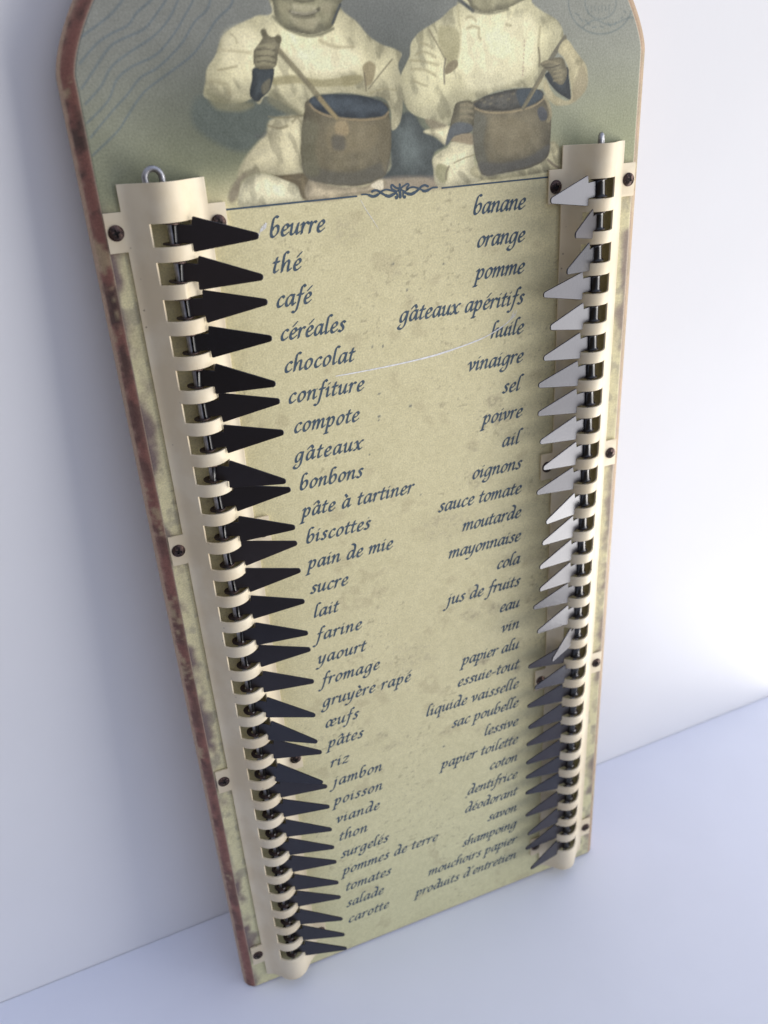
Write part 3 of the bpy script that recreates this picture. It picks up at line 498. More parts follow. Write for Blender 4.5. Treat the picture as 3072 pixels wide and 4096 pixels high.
def paint(X, Y):
    """printed film of the front: returns display colours 0..255"""
    n1 = fbm(X / 22, Y / 22, 1); n2 = fbm(X / 3.2, Y / 3.2, 5); n3 = fbm(X / 1.1, Y / 1.1, 9, 3)
    C = np.empty(X.shape + (3,)); C[:] = PANEL
    C += ((n1 - .5) * 7)[..., None] * np.array((1, .95, .9)) + ((n2 - .5) * 7)[..., None] + ((n3 - .5) * 16)[..., None]
    g = sstep(150, 0, Y)[..., None]
    C += g * np.array((-8, -3, -2))
    # brownish stains of the aged paper
    st = sstep(.60, .74, fbm(X / 9, Y / 7, 21)) * sstep(.42, .62, n2)
    C = C * (1 - .14 * st[..., None]) + np.array((128, 112, 84)) * .14 * st[..., None]
    fl = sstep(.70, .78, fbm(X / 1.3, Y / 1.0, 33, 3)) * sstep(.5, .62, n1)
    C = C * (1 - .28 * fl[..., None]) + np.array((120, 110, 88)) * .28 * fl[..., None]
    for sx, sy, r in SPOTS:
        m = sstep(r, r * .5, np.hypot(X - sx, Y - sy))[..., None] * .8
        C = C * (1 - m) + np.array((92, 98, 100)) * m
    for sx, sy, rx, ry, stg in SMUDGES:
        q = np.hypot((X - sx) / rx, (Y - sy) / ry) + 1.1 * (n2 - .5)
        m = (sstep(1.05, .25, q) * stg * (.18 + .75 * sstep(.50, .66, n3)))[..., None] * .62
        C = C * (1 - m) + np.array((132, 120, 100)) * m
    # purple brown bleeding in from the edges
    e = np.maximum(half_width(Y) - np.abs(X), 0)
    w = sstep(4.2, 0.2, e + 6.0 * (fbm(X / 4, Y / 5, 41) - .46)) * sstep(.40, .60, fbm(X / 9, Y / 12, 47))
    w = np.where(X < 0, w, w * .75)
    C = C * (1 - .8 * w[..., None]) + np.array((104, 84, 88)) * .8 * w[..., None]
    w2 = sstep(9, 3, e) * sstep(.56, .68, fbm(X / 3.5, Y / 5, 55))
    C = C * (1 - .32 * w2[..., None]) + np.array((128, 120, 112)) * .32 * w2[..., None]
    # ---- the photograph at the head of the board
    ph = sstep(299.5, 313, Y + 5 * (fbm(X / 14, Y / 14, 61) - .5) - np.where(np.abs(X) > 52, -6., 0) * sstep(52, 62, np.abs(X)))
    u = np.clip((X + 80) / 160, 0, 1)[..., None]; v = sstep(300, 345, Y)[..., None]
    low = np.array((148, 150, 120)) * (1 - u) + np.array((170, 173, 136)) * u
    high = np.array((137, 138, 129)) * (1 - u) + np.array((163, 164, 150)) * u
    B = low * (1 - v) + high * v
    mid = (np.exp(-((X - 2) / 26) ** 2 - ((Y - 326) / 26) ** 2) + .9 * np.exp(-((X + 42) / 22) ** 2 - ((Y - 322) / 14) ** 2))[..., None]
    B = B - mid * np.array((42, 40, 34)) + ((n2 - .5) * 10 + (n1 - .5) * 14)[..., None]
    C = C * (1 - ph[..., None]) + B * ph[..., None]
    ymin = 296.0
    if Y.max() > ymin:
        for kind, pts, col, soft, alpha, sm in PICTURE:
            P = catmull(pts, kind == 'P') if sm or kind == 'L' else np.array(pts)
            pad = (soft if kind == 'P' else soft[0] + soft[1]) + .5
            x0, y0 = P.min(0) - pad; x1, y1 = P.max(0) + pad
            r = np.nonzero((Y[:, 0] >= y0) & (Y[:, 0] <= y1))[0]
            if len(r) == 0: continue
            ra, rb = r[0], r[-1] + 1
            xs = X[ra:rb]; ys = Y[ra:rb]
            cm = np.nonzero(((xs >= x0) & (xs <= x1)).any(0))[0]
            if len(cm) == 0: continue
            ca, cb = cm[0], cm[-1] + 1
            xs = xs[:, ca:cb]; ys = ys[:, ca:cb]
            wob = (n2[ra:rb, ca:cb] - .5) * .5
            tgt = np.array(col, float)
            tgt = (tgt * .86 + tgt.mean() * .14) * (1.16 if sum(col) > 520 else 1.08) + (8 if sum(col) < 400 else 2)
            tgt = np.broadcast_to(tgt, xs.shape + (3,)).copy()
            if kind == 'P':
                d0 = poly_sd(xs, ys, P)
                d = d0 + wob * .9
                soft = soft * .72 + .05
                m = sstep(soft * .7, -soft * .7, d)
                if alpha == 1.0 and min(P.max(0) - P.min(0)) > 4.5:
                    # rounded forms of the photograph: tone falls off towards the outline, cloth has creases
                    depth = min(8.0, .3 * min(P.max(0) - P.min(0)))
                    bright = sum(col) > 520
                    k = .84 if bright else .78
                    sh = k + (1.06 - k) * sstep(0, -depth, d0 + (n2[ra:rb, ca:cb] - .5) * 3)
                    if bright:
                        fx, fy = xs + 7 * (n1[ra:rb, ca:cb] - .5), ys
                        cr = fbm(fx / 2.4 + fy / 7.5, fy / 5.5 - fx / 9.0, 91, 3)
                        sh = sh * (1 - .17 * sstep(.55, .72, cr)) * (1 + .05 * sstep(.5, .3, cr))
                        sh = sh * (1.03 - .10 * sstep(0, 1, (P[:, 1].max() - ys) / (P[:, 1].max() - P[:, 1].min())) * (fbm(xs / 9, ys / 9, 95) + .3))
                    else:
                        sh = sh * (.86 + .28 * fbm(xs / 2.6, ys / 3.4, 97, 4))
                    tgt = tgt * sh[..., None]
            else:
                d = np.full(xs.shape, 1e9)
                for i in range(len(P) - 1): d = np.minimum(d, seg_dist(xs, ys, P[i], P[i + 1]))
                d = d + wob * .5
                w_, s_ = soft[0], soft[1] * .85 + .03
                m = sstep(w_ / 2 + s_, w_ / 2 - s_ * .6, d) * (.72 + .5 * (n2[ra:rb, ca:cb] - .3)).clip(0, 1)
            m = (m * alpha)[..., None]
            tgt = tgt + ((n2[ra:rb, ca:cb] - .5) * 16 + (n3[ra:rb, ca:cb] - .5) * 12 + (n1[ra:rb, ca:cb] - .5) * 18)[..., None]
            C[ra:rb, ca:cb] = C[ra:rb, ca:cb] * (1 - m) + tgt * m
    return C

def albedo(C):
    return lin(np.clip(C, 2, 250)) * PRINT_GAIN

def face_grid(y0, y1, step, nx, z, inset=0.0):
    ys = np.linspace(y0, y1, int((y1 - y0) / step) + 1); s = np.linspace(-1, 1, nx)
    hw = half_width(ys) - inset
    X = hw[:, None] * s[None, :]; Y = np.repeat(ys[:, None], nx, 1)
    idx = np.arange(len(ys) * nx).reshape(len(ys), nx)
    q = np.stack([idx[:-1, :-1], idx[:-1, 1:], idx[1:, 1:], idx[1:, :-1]], -1).reshape(-1, 4)
    V = np.stack([X, Y, np.full_like(X, z)], -1).reshape(-1, 3)
    return X, Y, V, q, idx, ys

# panel: front face + rounded edge + back, one mesh
X, Y, V, Q, IDX, ys = face_grid(0, TOP, .45, 330, 0.0)
cols = [albedo(paint(X, Y)).reshape(-1, 3)]
verts = [V]; quads = [Q]
loop = np.concatenate([IDX[0, :], IDX[1:, -1], IDX[-1, -2::-1], IDX[-2:0:-1, 0]])
LP = V[loop][:, :2]
nxt, prv = np.roll(LP, -1, 0), np.roll(LP, 1, 0)
tan = nxt - prv; tan /= np.linalg.norm(tan, axis=1)[:, None] + 1e-9
nor = np.stack([tan[:, 1], -tan[:, 0]], -1)
bottom = LP[:, 1] < .01
# the foot is cut square: move only sideways there
nor[bottom] = np.stack([np.sign(LP[bottom, 0]) * (np.abs(LP[bottom, 0]) > 80.2), np.zeros(bottom.sum())], -1)
arc = np.cumsum(np.linalg.norm(LP - prv, axis=1))
base = len(V)
prev = loop
RINGS = [(.10, -.05), (.5, -.12), (1.3, -.5), (2.2, -1.15), (3.0, -2.0), (3.5, -2.8), (3.85, -3.7), (3.95, -4.6), (3.95, -9.0)]
for j, (d, z) in enumerate(RINGS):
    P = LP + nor * d
    pv = np.concatenate([P, np.full((len(P), 1), z)], 1)
    idx = base + np.arange(len(P))
    quads.append(np.stack([prev, idx, np.roll(idx, -1), np.roll(prev, -1)], -1))
    verts.append(pv)
    tt = j / (len(RINGS) - 1)
    side = (LP[:, 0] > 0)
    nA = fbm(LP[:, 1] / 8, np.full(len(P), tt * 2.0) + side * 9, 71); nB = fbm(LP[:, 1] / 19, np.full(len(P), tt * .8) + side * 5, 77)
    nC = fbm(LP[:, 1] / 2.2, np.full(len(P), tt * 5.0) + side * 3, 83, 3)
    dark = np.array((94, 74, 66.)); rust = np.array((146, 100, 88.)); cream = np.array((190, 176, 136.))
    c = dark + (rust - dark) * sstep(.38, .56, .75 * nA + .25 * nC + .10 * (fbm(LP[:, 1] / .7, np.full(len(P), tt * 9.0), 99, 2) - .5))[:, None]
    hi = sstep(285, 235, LP[:, 1])[:, None] * .55          # redder lower down
    c = c * (1 - hi) + rust * hi * (0.8 + .4 * nC)[:, None]
    cm = sstep(.62, .70, .7 * nB + .3 * nC)[:, None] * .7
    c = c * (1 - cm) + cream * cm
    pale = sstep(.44, .60, nB)[:, None] * np.where(side, 1, 0)[:, None]
    c = np.where(side[:, None], c * .35 + cream * .65, c)
    outer = sstep(.44, .66, tt + (nC - .5) * .22)[:, None]
    tan_c = np.array((196, 168, 142.))
    c = c * (1 - outer * .9) + tan_c * outer * .9
    if j == 0: c = c * .25 + np.array((196, 180, 156)) * .75  # thin bevel highlight along the face edge, painted into the colour
    if j == 1: c = c * .7 + np.array((150, 120, 104)) * .3
    cols.append(albedo(c)); prev = idx; base += len(P)
me = quad_mesh('board_panel', np.concatenate(verts) * MM, np.concatenate(quads))
import bmesh
bm = bmesh.new(); bm.from_mesh(me); bm.verts.ensure_lookup_table()
try:
    f = bm.faces.new([bm.verts[i] for i in reversed(prev.tolist())]); f.smooth = False
except ValueError:
    pass
bm.to_mesh(me); bm.free()
set_colour(me, np.concatenate(cols))
me.set_sharp_from_angle(angle=R(50))
link('board_panel', me, M_PRINT, board)

# the photograph printed at the head, a hair above the panel film
X, Y, V, Q, IDX, ys = face_grid(300.2, TOP - 2, .28, 560, .05, .25)
me = quad_mesh('printed_picture', V * MM, Q)
set_colour(me, albedo(paint(X, Y)).reshape(-1, 3))
link('printed_picture', me, M_PRINT, board, label='sepia photograph of two children in white smocks stirring pots')

# ------------------------------------------------------------------ calligraphic lettering (broad pen strokes turned into flat ink)
def contour_mesh(F, gx, gy):
    """filled region F<0 on a grid -> verts, faces (marching squares, runs of full cells merged)"""
    V, faces, cache = [], [], {}
    def vert(key, x, y):
        if key not in cache:
            cache[key] = len(V); V.append((x, y))
        return cache[key]
    ny, nx = F.shape
    ins = F < 0
    for j in range(ny - 1):
        row = ins[j, :-1] + 0 + ins[j, 1:] + ins[j + 1, :-1] + ins[j + 1, 1:]
        i = 0
        while i < nx - 1:
            s = row[i]
            if s == 0:
                i += 1; continue
            if s == 4:
                k = i
                while k < nx - 1 and row[k] == 4: k += 1
                faces.append((vert((i, j), gx[i], gy[j]), vert((k, j), gx[k], gy[j]), vert((k, j + 1), gx[k], gy[j + 1]), vert((i, j + 1), gx[i], gy[j + 1])))
                i = k; continue
            cs = [(i, j), (i + 1, j), (i + 1, j + 1), (i, j + 1)]
            poly = []
            for a in range(4):
                p, q = cs[a], cs[(a + 1) % 4]
                fp, fq = F[p[1], p[0]], F[q[1], q[0]]
                if fp < 0: poly.append(vert(p, gx[p[0]], gy[p[1]]))
                if (fp < 0) != (fq < 0):
                    t = fp / (fp - fq)
                    key = (min(p, q), max(p, q))
                    poly.append(vert(key, gx[p[0]] + (gx[q[0]] - gx[p[0]]) * t, gy[p[1]] + (gy[q[1]] - gy[p[1]]) * t))
            if len(poly) >= 3: faces.append(tuple(poly))
            i += 1
    return np.array(V).reshape(-1, 2), faces

def pen_region(strokes, step, nib, angle, rad, shear=0.0, pad=.3, wear=None):
    """strokes: list of control point lists; nib: flat pen of width nib at angle"""
    paths = []
    for s in strokes:
        p = catmull(s, False, 14) if len(s) > 1 else np.array(s, float)
        p = p.copy(); p[:, 0] += shear * p[:, 1]
        paths.append(p)
    A = np.concatenate(paths)
    gx = np.arange(A[:, 0].min() - pad, A[:, 0].max() + pad + step, step)
    gy = np.arange(A[:, 1].min() - pad, A[:, 1].max() + pad + step, step)
    F = np.full((len(gy), len(gx)), 1e3)
    c, s = math.cos(angle), math.sin(angle)
    GX, GY = np.meshgrid(gx, gy)
    for p in paths:
        # resample so that neighbouring pen prints overlap
        q = [p[0]]
        for a, b in zip(p[:-1], p[1:]):
            n = max(1, int(np.hypot(*(b - a)) / (step * .7)))
            for t in range(1, n + 1): q.append(a + (b - a) * t / n)
        rad0 = rad
        for qi, (x, y) in enumerate(q):
            rad = rad0 * wear(qi / max(len(q) - 1, 1)) if wear else rad0
            i0, i1 = np.searchsorted(gx, x - nib - rad - step), np.searchsorted(gx, x + nib + rad + step)
            j0, j1 = np.searchsorted(gy, y - nib - rad - step), np.searchsorted(gy, y + nib + rad + step)
            dx, dy = GX[j0:j1, i0:i1] - x, GY[j0:j1, i0:i1] - y
            u = dx * c + dy * s; v = -dx * s + dy * c
            d = np.hypot(np.maximum(np.abs(u) - nib / 2, 0), v) - rad
            F[j0:j1, i0:i1] = np.minimum(F[j0:j1, i0:i1], d)
        rad = rad0
    return F, gx, gy

BOWL = [(.62, .92), (.40, .99), (.18, .78), (.08, .38), (.14, .06), (.30, .04), (.50, .36), (.64, .90)]
GLYPH = {
 'a': (.80, [BOWL, [(.66, .98), (.60, .35), (.66, .04), (.82, .20)]]),
 'b': (.76, [[(.50, 1.66), (.36, 1.76), (.20, 1.62), (.12, 1.1), (.09, .35), (.20, .03), (.42, .06), (.62, .42), (.60, .84), (.42, .96), (.24, .78), (.13, .50)]]),
 'c': (.60, [[(.56, .84), (.44, .98), (.22, .82), (.09, .40), (.18, .05), (.38, .05), (.56, .22)]]),
 'd': (.82, [BOWL, [(.34, 1.78), (.52, 1.72), (.68, 1.45), (.67, .8), (.61, .30), (.66, .04), (.82, .20)]]),
 'e': (.60, [[(.12, .44), (.36, .52), (.53, .72), (.48, .94), (.34, .97), (.16, .76), (.08, .36), (.18, .04), (.38, .05), (.58, .24)]]),
 'f': (.52, [[(.62, 1.62), (.50, 1.77), (.36, 1.6), (.28, 1.0), (.20, .2), (.10, -.45), (-.06, -.68), (-.24, -.58)], [(.06, .93), (.30, .93), (.52, .97)]]),
 'g': (.78, [BOWL, [(.66, .98), (.61, .3), (.55, -.30), (.36, -.64), (.10, -.66), (-.02, -.48), (.10, -.30)]]),
 'h': (.78, [[(.48, 1.66), (.34, 1.76), (.19, 1.6), (.13, 1.1), (.09, .02)], [(.11, .30), (.28, .76), (.48, .97), (.60, .84), (.56, .30), (.62, .04), (.80, .20)]]),
 'i': (.36, [[(-.02, .80), (.12, .96), (.13, .60), (.10, .20), (.17, .03), (.34, .20)], [(.17, 1.32), (.20, 1.36)]]),
 'j': (.36, [[(.0, .82), (.14, .96), (.12, .3), (.04, -.35), (-.16, -.66), (-.34, -.56)], [(.17, 1.32), (.20, 1.36)]]),
 'l': (.36, [[(.46, 1.66), (.32, 1.76), (.18, 1.6), (.12, 1.0), (.09, .28), (.16, .03), (.34, .20)]]),
 'm': (1.14, [[(-.02, .82), (.12, .97), (.12, .6), (.08, .02)], [(.10, .30), (.26, .76), (.43, .97), (.52, .82), (.48, .02)], [(.50, .30), (.66, .76), (.84, .97), (.94, .82), (.90, .30), (.96, .04), (1.13, .20)]]),
 'n': (.78, [[(-.02, .82), (.12, .97), (.12, .6), (.08, .02)], [(.10, .30), (.26, .76), (.46, .97), (.58, .82), (.54, .30), (.60, .04), (.78, .20)]]),
 'o': (.70, [[(.40, .98), (.20, .84), (.08, .42), (.16, .05), (.36, .05), (.58, .40), (.60, .78), (.44, .97), (.36, .97)]]),
 'p': (.74, [[(-.02, .84), (.13, .98), (.12, .5), (.04, -.66)], [(-.10, -.68), (.20, -.65)], [(.11, .36), (.26, .82), (.46, .97), (.61, .72), (.52, .22), (.32, .02), (.12, .12)]]),
 'q': (.78, [BOWL, [(.66, .98), (.61, .2), (.56, -.66)], [(.46, -.68), (.72, -.64)]]),
 'r': (.54, [[(-.02, .82), (.12, .97), (.12, .6), (.08, .02)], [(.10, .36), (.24, .80), (.42, .98), (.54, .88)]]),
 's': (.54, [[(.50, .86), (.36, .98), (.20, .88), (.22, .66), (.38, .42), (.38, .14), (.20, .02), (.02, .14)]]),
 't': (.44, [[(.24, 1.34), (.17, .8), (.11, .24), (.20, .03), (.40, .18)], [(.0, .94), (.20, .94), (.44, .97)]]),
 'u': (.78, [[(-.02, .82), (.11, .97), (.11, .5), (.10, .14), (.26, .04), (.46, .30), (.60, .86)], [(.62, .97), (.56, .3), (.62, .04), (.78, .20)]]),
 'v': (.64, [[(-.08, .80), (.08, .98), (.18, .60), (.22, .05)], [(.22, .06), (.42, .30), (.56, .68), (.48, .97)]]),
 'x': (.66, [[(-.02, .84), (.14, .97), (.26, .6), (.40, .12), (.54, .03), (.66, .14)], [(.72, .93), (.56, .94), (.30, .48), (.10, .06), (-.06, .06)]]),
 'y': (.72, [[(-.02, .82), (.11, .97), (.12, .5), (.14, .12), (.30, .06), (.48, .32), (.60, .86)], [(.62, .97), (.54, .2), (.38, -.40), (.10, -.68), (-.10, -.60)]]),
 'z': (.62, [[(.08, .80), (.20, .94), (.56, .92), (.34, .5), (.04, .06), (.36, .06), (.50, .0), (.62, .12)]]),
 'œ': (1.12, [[(.38, .98), (.20, .84), (.08, .42), (.16, .05), (.36, .05), (.56, .40), (.58, .78), (.44, .97), (.36, .97)], [(.60, .44), (.84, .52), (1.02, .72), (.97, .94), (.83, .97), (.65, .76), (.57, .36), (.67, .04), (.87, .05), (1.08, .24)]]),
 "'": (.26, [[(.20, 1.72), (.10, 1.40)]]),
 '-': (.50, [[(.05, .46), (.42, .50)]]),
}
ACC = {'acute': [(.26, 1.22), (.52, 1.56)], 'grave': [(.18, 1.56), (.38, 1.24)], 'circ': [(.10, 1.22), (.36, 1.52), (.54, 1.22)]}
COMPOSED = {'é': ('e', 'acute'), 'è': ('e', 'grave'), 'à': ('a', 'grave'), 'â': ('a', 'circ')}
XH = 2.95          # x-height in mm
PEN, PEN_A, PEN_R, SHEAR, STEP = .196, R(40), .038, .20, .040
glyph_cache = {}
def glyph(ch):
    if ch not in glyph_cache:
        if ch in COMPOSED:
            b, a = COMPOSED[ch]; adv, st = GLYPH[b]; st = st + [ACC[a]]
        else:
            adv, st = GLYPH[ch]
        F, gx, gy = pen_region(st, STEP, PEN, PEN_A, PEN_R, SHEAR)
        V, f = contour_mesh(F, gx, gy)
        glyph_cache[ch] = (adv, V, f)
    return glyph_cache[ch]

def word_mesh(text, x0, x1, y, z=.035):
    adv = [(.42 if c == ' ' else glyph(c)[0]) for c in text]
    width = (x1 - x0) / XH
    nat = sum(adv); n = len(text)
    # share the slack between wider letters and wider gaps
    k = width / nat
    sx = min(max(k * .95, .8), 1.22)
    track = (width - nat * sx) / max(n - 1, 1)
    V, F, pen = [], [], 0.0
    for i, (c, a) in enumerate(zip(text, adv)):
        if c != ' ':
            _, gv, gf = glyph(c)
            off = sum(len(v) for v in V)
            p = np.empty((len(gv), 3))
            p[:, 0] = x0 + XH * (pen + gv[:, 0] * sx); p[:, 1] = y + XH * gv[:, 1]; p[:, 2] = z + (i % 2) * .008
            V.append(p); F += [tuple(off + q for q in f) for f in gf]
        pen += a * sx + track
    return mesh_from('printed_word', np.concatenate(V) * MM, F)

for words in (LEFT_WORDS, RIGHT_WORDS):
    for k, (w, x0, x1) in enumerate(words):
        link('printed_word', word_mesh(w, x0, x1, 291 - 9.5 * k), M_INK, board, label='printed word "%s" in slate blue italic lettering' % w)

def ink_strokes(name, strokes, mat, z, step=.07, angle=0.0, flat=0.0, label=None, wear=None):
    """round pen strokes of given widths, merged into one flat mesh"""
    V, F = [], []
    for i, (w, pts) in enumerate(strokes):
        Fd, gx, gy = pen_region([pts], step, flat, angle, w / 2, 0, pad=w + step * 2, wear=wear)
        v, f = contour_mesh(Fd, gx, gy)
        if len(v) == 0: continue
        off = sum(len(a) for a in V)
        V.append(np.concatenate([v, np.full((len(v), 1), z + .004 * (i % 5))], 1)); F += [tuple(off + q for q in g) for g in f]
    return link(name, mesh_from(name, np.concatenate(V) * MM, F), mat, board, label=label)

ink_strokes('printed_ornament', [(w * .85, q) for w, q in ORNAMENT], M_INK, .075, .08, label='small printed bow and scroll ornament')
for x0, x1 in ((-53.5, -12.0), (14.0, 53.5)):
    v = [(x0, 298.95, .075), (x1, 299.05, .075), (x1, 299.50, .075), (x0, 299.40, .075)]
    link('printed_rule', mesh_from('printed_rule', np.array(v) * MM, [(0, 1, 2, 3)]), M_INK, board)
for w, pts in SCRATCHES:
    ink_strokes('scratch', [(w, pts)], M_SCRATCH, .06, .07, label='long curved white scratch' if w > .3 else None,
                wear=lambda t: (.35 + .75 * math.sin(math.pi * min(1, t * .92 + .05)) ** .8) * (.72 + .5 * float(vnoise(t * 23, 3.3, 4))))
ink_strokes('scratch', SCRIBBLE, M_SCRATCH, .06, .06, label='short scribbled white scratches')

# ------------------------------------------------------------------ tab rails
def prof(s):
    a = np.abs(s); r, zc, ang = 6.0, 2.0, R(48)
    sa, za = r * math.sin(ang), zc + r * math.cos(ang); sl = math.tan(ang)
    z = np.where(a < sa, zc + np.sqrt(np.maximum(r * r - a * a, 0)), za - (a - sa) * sl)
    # soft foot
    foot = .78
    k = 1.1
    return np.where(a < sa - .2, z, foot + k * np.log1p(np.exp(np.clip((z - foot) / k, -30, 30))) - k * np.log1p(np.exp(np.clip((za - foot) / k, -30, 30))) * 0 - np.where(a < sa + 1.0, 0, 0))

PITCH, SLOT_H = 9.49, 5.75
FLANGES = (296.3, 204.2, 111.3, 18.7)
RAIL_TOP, RAIL_BOT = 307.7, 5.6
def slot_span(k):
    c = 291 + 4.2 - PITCH * k
    return c - SLOT_H / 2, c + SLOT_H / 2

def rail_mesh(sign):
    smooth_s = list(np.linspace(-11.1, 11.1, 64))
    lo, hi = (-5.2, 5.8) if sign > 0 else (-5.8, 5.2)
    S = np.array(sorted(set([round(v, 3) for v in smooth_s if min(abs(v - lo), abs(v - hi)) > .12] + [lo, hi, -15.6, 15.6])))
    ycut = {RAIL_TOP, RAIL_BOT}
    slots = [slot_span(k) for k in range(30)]
    for a, b in slots: ycut |= {round(a, 3), round(b, 3)}
    for f in FLANGES: ycut |= {round(f - 4.9, 3), round(f + 4.9, 3)}
    YS = np.array(sorted(ycut))
    V = [(s, y, float(prof(min(max(s, -11.1), 11.1)))) for y in YS for s in S]
    n = len(S)
    # slight knocks: one band near the head was bent out of line
    F = []
    for j in range(len(YS) - 1):
        ym = (YS[j] + YS[j + 1]) / 2
        inslot = any(a < ym < b for a, b in slots); infl = any(abs(ym - f) < 4.9 for f in FLANGES)
        for i in range(n - 1):
            sm = (S[i] + S[i + 1]) / 2
            if abs(sm) > 11.1 and not infl: continue
            if inslot and lo < sm < hi: continue
            F.append((j * n + i, j * n + i + 1, (j + 1) * n + i + 1, (j + 1) * n + i))
    if sign > 0:
        b0, b1 = slot_span(1)[0] - 3.8, slot_span(1)[0] + .05
        for q, (s, y, z) in enumerate(V):
            if b0 - .05 <= y <= b1 and .8 < s < 5.9:
                V[q] = (s, y, z - 1.7 * float(sstep(.8, 2.2, s)) * (1 - .6 * float(sstep(3.2, 5.8, s))))
    me = mesh_from('raw', np.array(V) * MM, F, True)
    tmp = bpy.data.objects.new('tmp', me); COL.objects.link(tmp)
    m = tmp.modifiers.new('s', 'SOLIDIFY'); m.thickness = .7 * MM; m.offset = -1
    m = tmp.modifiers.new('b', 'BEVEL'); m.width = .16 * MM; m.segments = 2; m.limit_method = 'ANGLE'; m.angle_limit = R(50)
    dg = bpy.context.evaluated_depsgraph_get()
    out = bpy.data.meshes.new_from_object(tmp.evaluated_get(dg))
    bpy.data.objects.remove(tmp); bpy.data.meshes.remove(me)
    out.name = 'tab_rail'
    out.polygons.foreach_set('use_smooth', [True] * len(out.polygons))
    out.set_sharp_from_angle(angle=R(38))
    return out

def tube(path, r, n=12):
    P = np.array(path, float); V, F = [], []
    up = np.array((0.31, 0.17, .93))
    for i in range(len(P)):
        t = P[min(i + 1, len(P) - 1)] - P[max(i - 1, 0)]; t /= np.linalg.norm(t)
        a = np.cross(t, up); a /= np.linalg.norm(a); b = np.cross(t, a)
        for k in range(n):
            w = 2 * math.pi * k / n
            V.append(P[i] + r * (a * math.cos(w) + b * math.sin(w)))
    for i in range(len(P) - 1):
        for k in range(n):
            F.append((i * n + k, i * n + (k + 1) % n, (i + 1) * n + (k + 1) % n, (i + 1) * n + k))
    F.append(tuple(range(n - 1, -1, -1))); F.append(tuple(range((len(P) - 1) * n, len(P) * n)))
    return np.array(V), F

ROD_Z = 4.5
def rod_mesh(edge_on):
    pts = [(0, 8.0, ROD_Z), (0, 160, ROD_Z), (0, RAIL_TOP + .9, ROD_Z)]
    for a in np.linspace(0, 180, 13)[1:]:
        pts.append((-2.1 + 2.1 * math.cos(R(a)), RAIL_TOP + .9 + 2.2 * math.sin(R(a)), ROD_Z))
    pts += [(-4.1, RAIL_TOP - .6, ROD_Z), (-3.7, RAIL_TOP - 2.2, ROD_Z)]
    if edge_on:
        pts = [(x * .28, y - (.9 if y > RAIL_TOP - 3 else 0), z - x * .8 * .3) for x, y, z in pts]
    V, F = tube(pts, .80, 14)
    return mesh_from('hinge_rod', V * MM, F, True, 60)

def lathe(profile, n=24):
    V, F = [], []
    for r, z in profile:
        for k in range(n):
            a = 2 * math.pi * k / n; V.append((r * math.cos(a), r * math.sin(a), z))
    for i in range(len(profile) - 1):
        for k in range(n):
            F.append((i * n + k, i * n + (k + 1) % n, (i + 1) * n + (k + 1) % n, (i + 1) * n + k))
    return V, F

def screw_mesh():
    step = .075; g = np.arange(-2.2, 2.2 + step, step); GX, GY = np.meshgrid(g, g)
    rr = np.hypot(GX, GY)
    bx = lambda w, h: np.maximum(np.abs(GX) - w, np.abs(GY) - h)
    cross = np.minimum(np.minimum(bx(1.05, .24), bx(.24, 1.05)), rr - .5)
    F = np.maximum(rr - 1.98, -cross)
    v, f = contour_mesh(F, g, g)
    z = .98 - .55 * (np.hypot(v[:, 0], v[:, 1]) / 2.0) ** 2.4
    V = [tuple(p) for p in np.concatenate([v, z[:, None]], 1)]; FC = list(f)
    lv, lf = lathe([(1.96, .46), (2.02, .32), (2.02, 0)])
    off = len(V); V += lv; FC += [tuple(off + q for q in t) for t in lf]
    # recess floor, dark
    off = len(V); V += [(1.2 * math.cos(2 * math.pi * k / 16), 1.2 * math.sin(2 * math.pi * k / 16), .28) for k in range(16)]
    FC.append(tuple(range(off, off + 16)))
    me = mesh_from('screw', np.array(V) * MM, FC, False)
    me.materials.append(M_SCREW); me.materials.append(M_DARK)
    me.polygons[len(me.polygons) - 1].material_index = 1
    return me

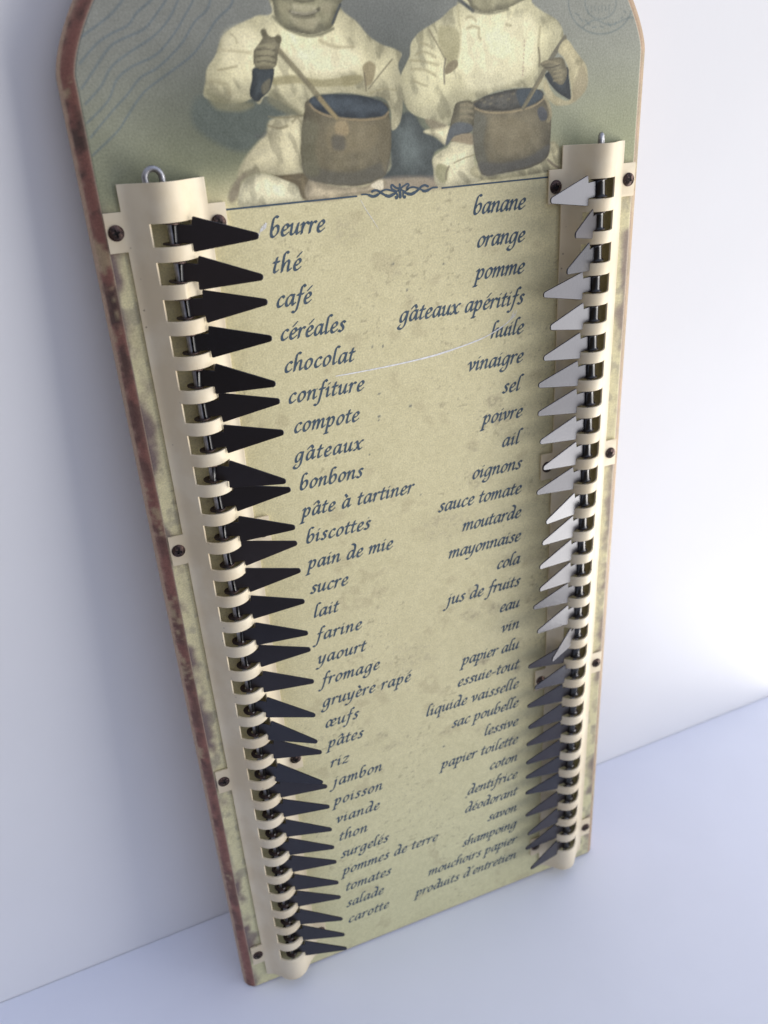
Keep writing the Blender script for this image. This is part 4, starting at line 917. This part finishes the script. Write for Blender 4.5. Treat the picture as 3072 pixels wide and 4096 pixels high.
def tab_mesh():
    """pointer plate: neck, wide base, tapering to a rounded tip; rolled round the rod at the root"""
    T = .45
    tip = [(22.3 - .95 + .95 * math.cos(a), .95 * math.sin(a)) for a in np.linspace(-1.38, 1.38, 9)]
    out = [(1.6, -2.3), (5.3, -2.3), (5.45, -4.25), (5.85, -4.35)] + tip + [(5.85, 4.35), (5.45, 4.25), (5.3, 2.3), (1.6, 2.3)]
    n = len(out)
    # the plate is slightly dished so its edges catch light
    V = [(x, y, T / 2) for x, y in out] + [(x, y, -T / 2) for x, y in out]
    F = [tuple(range(n)), tuple(range(2 * n - 1, n - 1, -1))] + [(i, i + n, (i + 1) % n + n, (i + 1) % n) for i in range(n)]
    F = [tuple(reversed(f)) for f in F[2:]] + F[:2]
    bm = bmesh.new()
    vs = [bm.verts.new(Vector(v) * MM) for v in V]
    for f in F: bm.faces.new([vs[i] for i in f])
    bmesh.ops.recalc_face_normals(bm, faces=bm.faces)
    ed = [e for e in bm.edges if len(e.link_faces) == 2 and e.calc_face_angle() > R(60)]
    bmesh.ops.bevel(bm, geom=ed, offset=.11 * MM, segments=1, affect='EDGES', profile=.5)
    # rolled barrel (open towards the back), its ends flared like a spool
    for f in bm.faces: f.material_index = 0
    na, rows = 17, [(-2.62, 2.15), (-2.25, 1.82), (-1.7, 1.70), (1.7, 1.70), (2.25, 1.82), (2.62, 2.15)]
    for r_off, flip in ((0.0, False), (-.38, True)):
        grid = []
        for y, r in rows:
            grid.append([bm.verts.new(Vector(((r + r_off) * math.cos(a), y, (r + r_off) * math.sin(a))) * MM) for a in np.linspace(R(-125), R(48), na)])
        for i in range(len(rows) - 1):
            for k in range(na - 1):
                q = [grid[i][k], grid[i + 1][k], grid[i + 1][k + 1], grid[i][k + 1]]
                fc = bm.faces.new(q[::-1] if flip else q); fc.smooth = True; fc.material_index = 1
        if not flip: first = grid
    for i in range(len(rows) - 1):
        for k in (0, na - 1):
            bm.faces.new([first[i][k], first[i + 1][k], grid[i + 1][k], grid[i][k]]).material_index = 1
    for i in (0, len(rows) - 1):
        for k in range(na - 1):
            bm.faces.new([first[i][k], first[i][k + 1], grid[i][k + 1], grid[i][k]]).material_index = 1
    me = bpy.data.meshes.new('pointer_tab'); bm.to_mesh(me); bm.free()
    return me

def ear_mesh():
    V, F = lathe([(.86, -.17), (2.30, -.17), (2.36, 0), (2.30, .17), (.86, .17), (.86, -.17)], 22)
    V = [(x, z, y) for x, y, z in V]
    return mesh_from('hinge_washer', np.array(V) * MM, [tuple(reversed(f)) for f in F], True, 40)

SCREW, TAB, EAR = screw_mesh(), tab_mesh(), ear_mesh()
def tab_with_washers(plate):
    bm = bmesh.new(); bm.from_mesh(TAB)
    for y in (-2.55, 2.55):
        e = EAR.copy(); e.transform(Matrix.Translation((0, y * MM, 0)))
        n = len(bm.faces); bm.from_mesh(e); bm.faces.ensure_lookup_table()
        for f in bm.faces[n:]: f.material_index = 2
        bpy.data.meshes.remove(e)
    me = bpy.data.meshes.new('pointer_tab'); bm.to_mesh(me); bm.free()
    for m in (plate, M_BARREL, M_EAR): me.materials.append(m)
    return me
TAB_FULL = tab_with_washers(M_TAB)

for sign, x_bot, tilt, tabs in ((1, -64.05, .8 / 302, LEFT_TABS), (-1, 64.25, -.7 / 302, RIGHT_TABS)):
    rail = link('tab_rail', rail_mesh(sign), M_CREAM, board, (x_bot * MM, 0, .06 * MM))
    rail.rotation_euler = (0, 0, tilt)
    link('hinge_rod', rod_mesh(sign < 0), M_STEEL, rail)
    for f in FLANGES:
        for s in (-13.2, 13.2):
            o = link('screw', SCREW, None, rail, (s * MM, f * MM, .72 * MM))
            o.rotation_euler = (0, 0, float(rng.random() * 3))
    for k, (th, droop) in enumerate(tabs):
        o = link('pointer_tab', TAB_FULL, None, rail, (0, (291 + 4.2 - PITCH * k) * MM, ROD_Z * MM))
        o.rotation_mode = 'ZYX'
        dl = math.asin(max(-.4, min(.4, droop / 22.0)))
        o.rotation_euler = (0, R(-th) if sign > 0 else math.pi + R(th), dl)
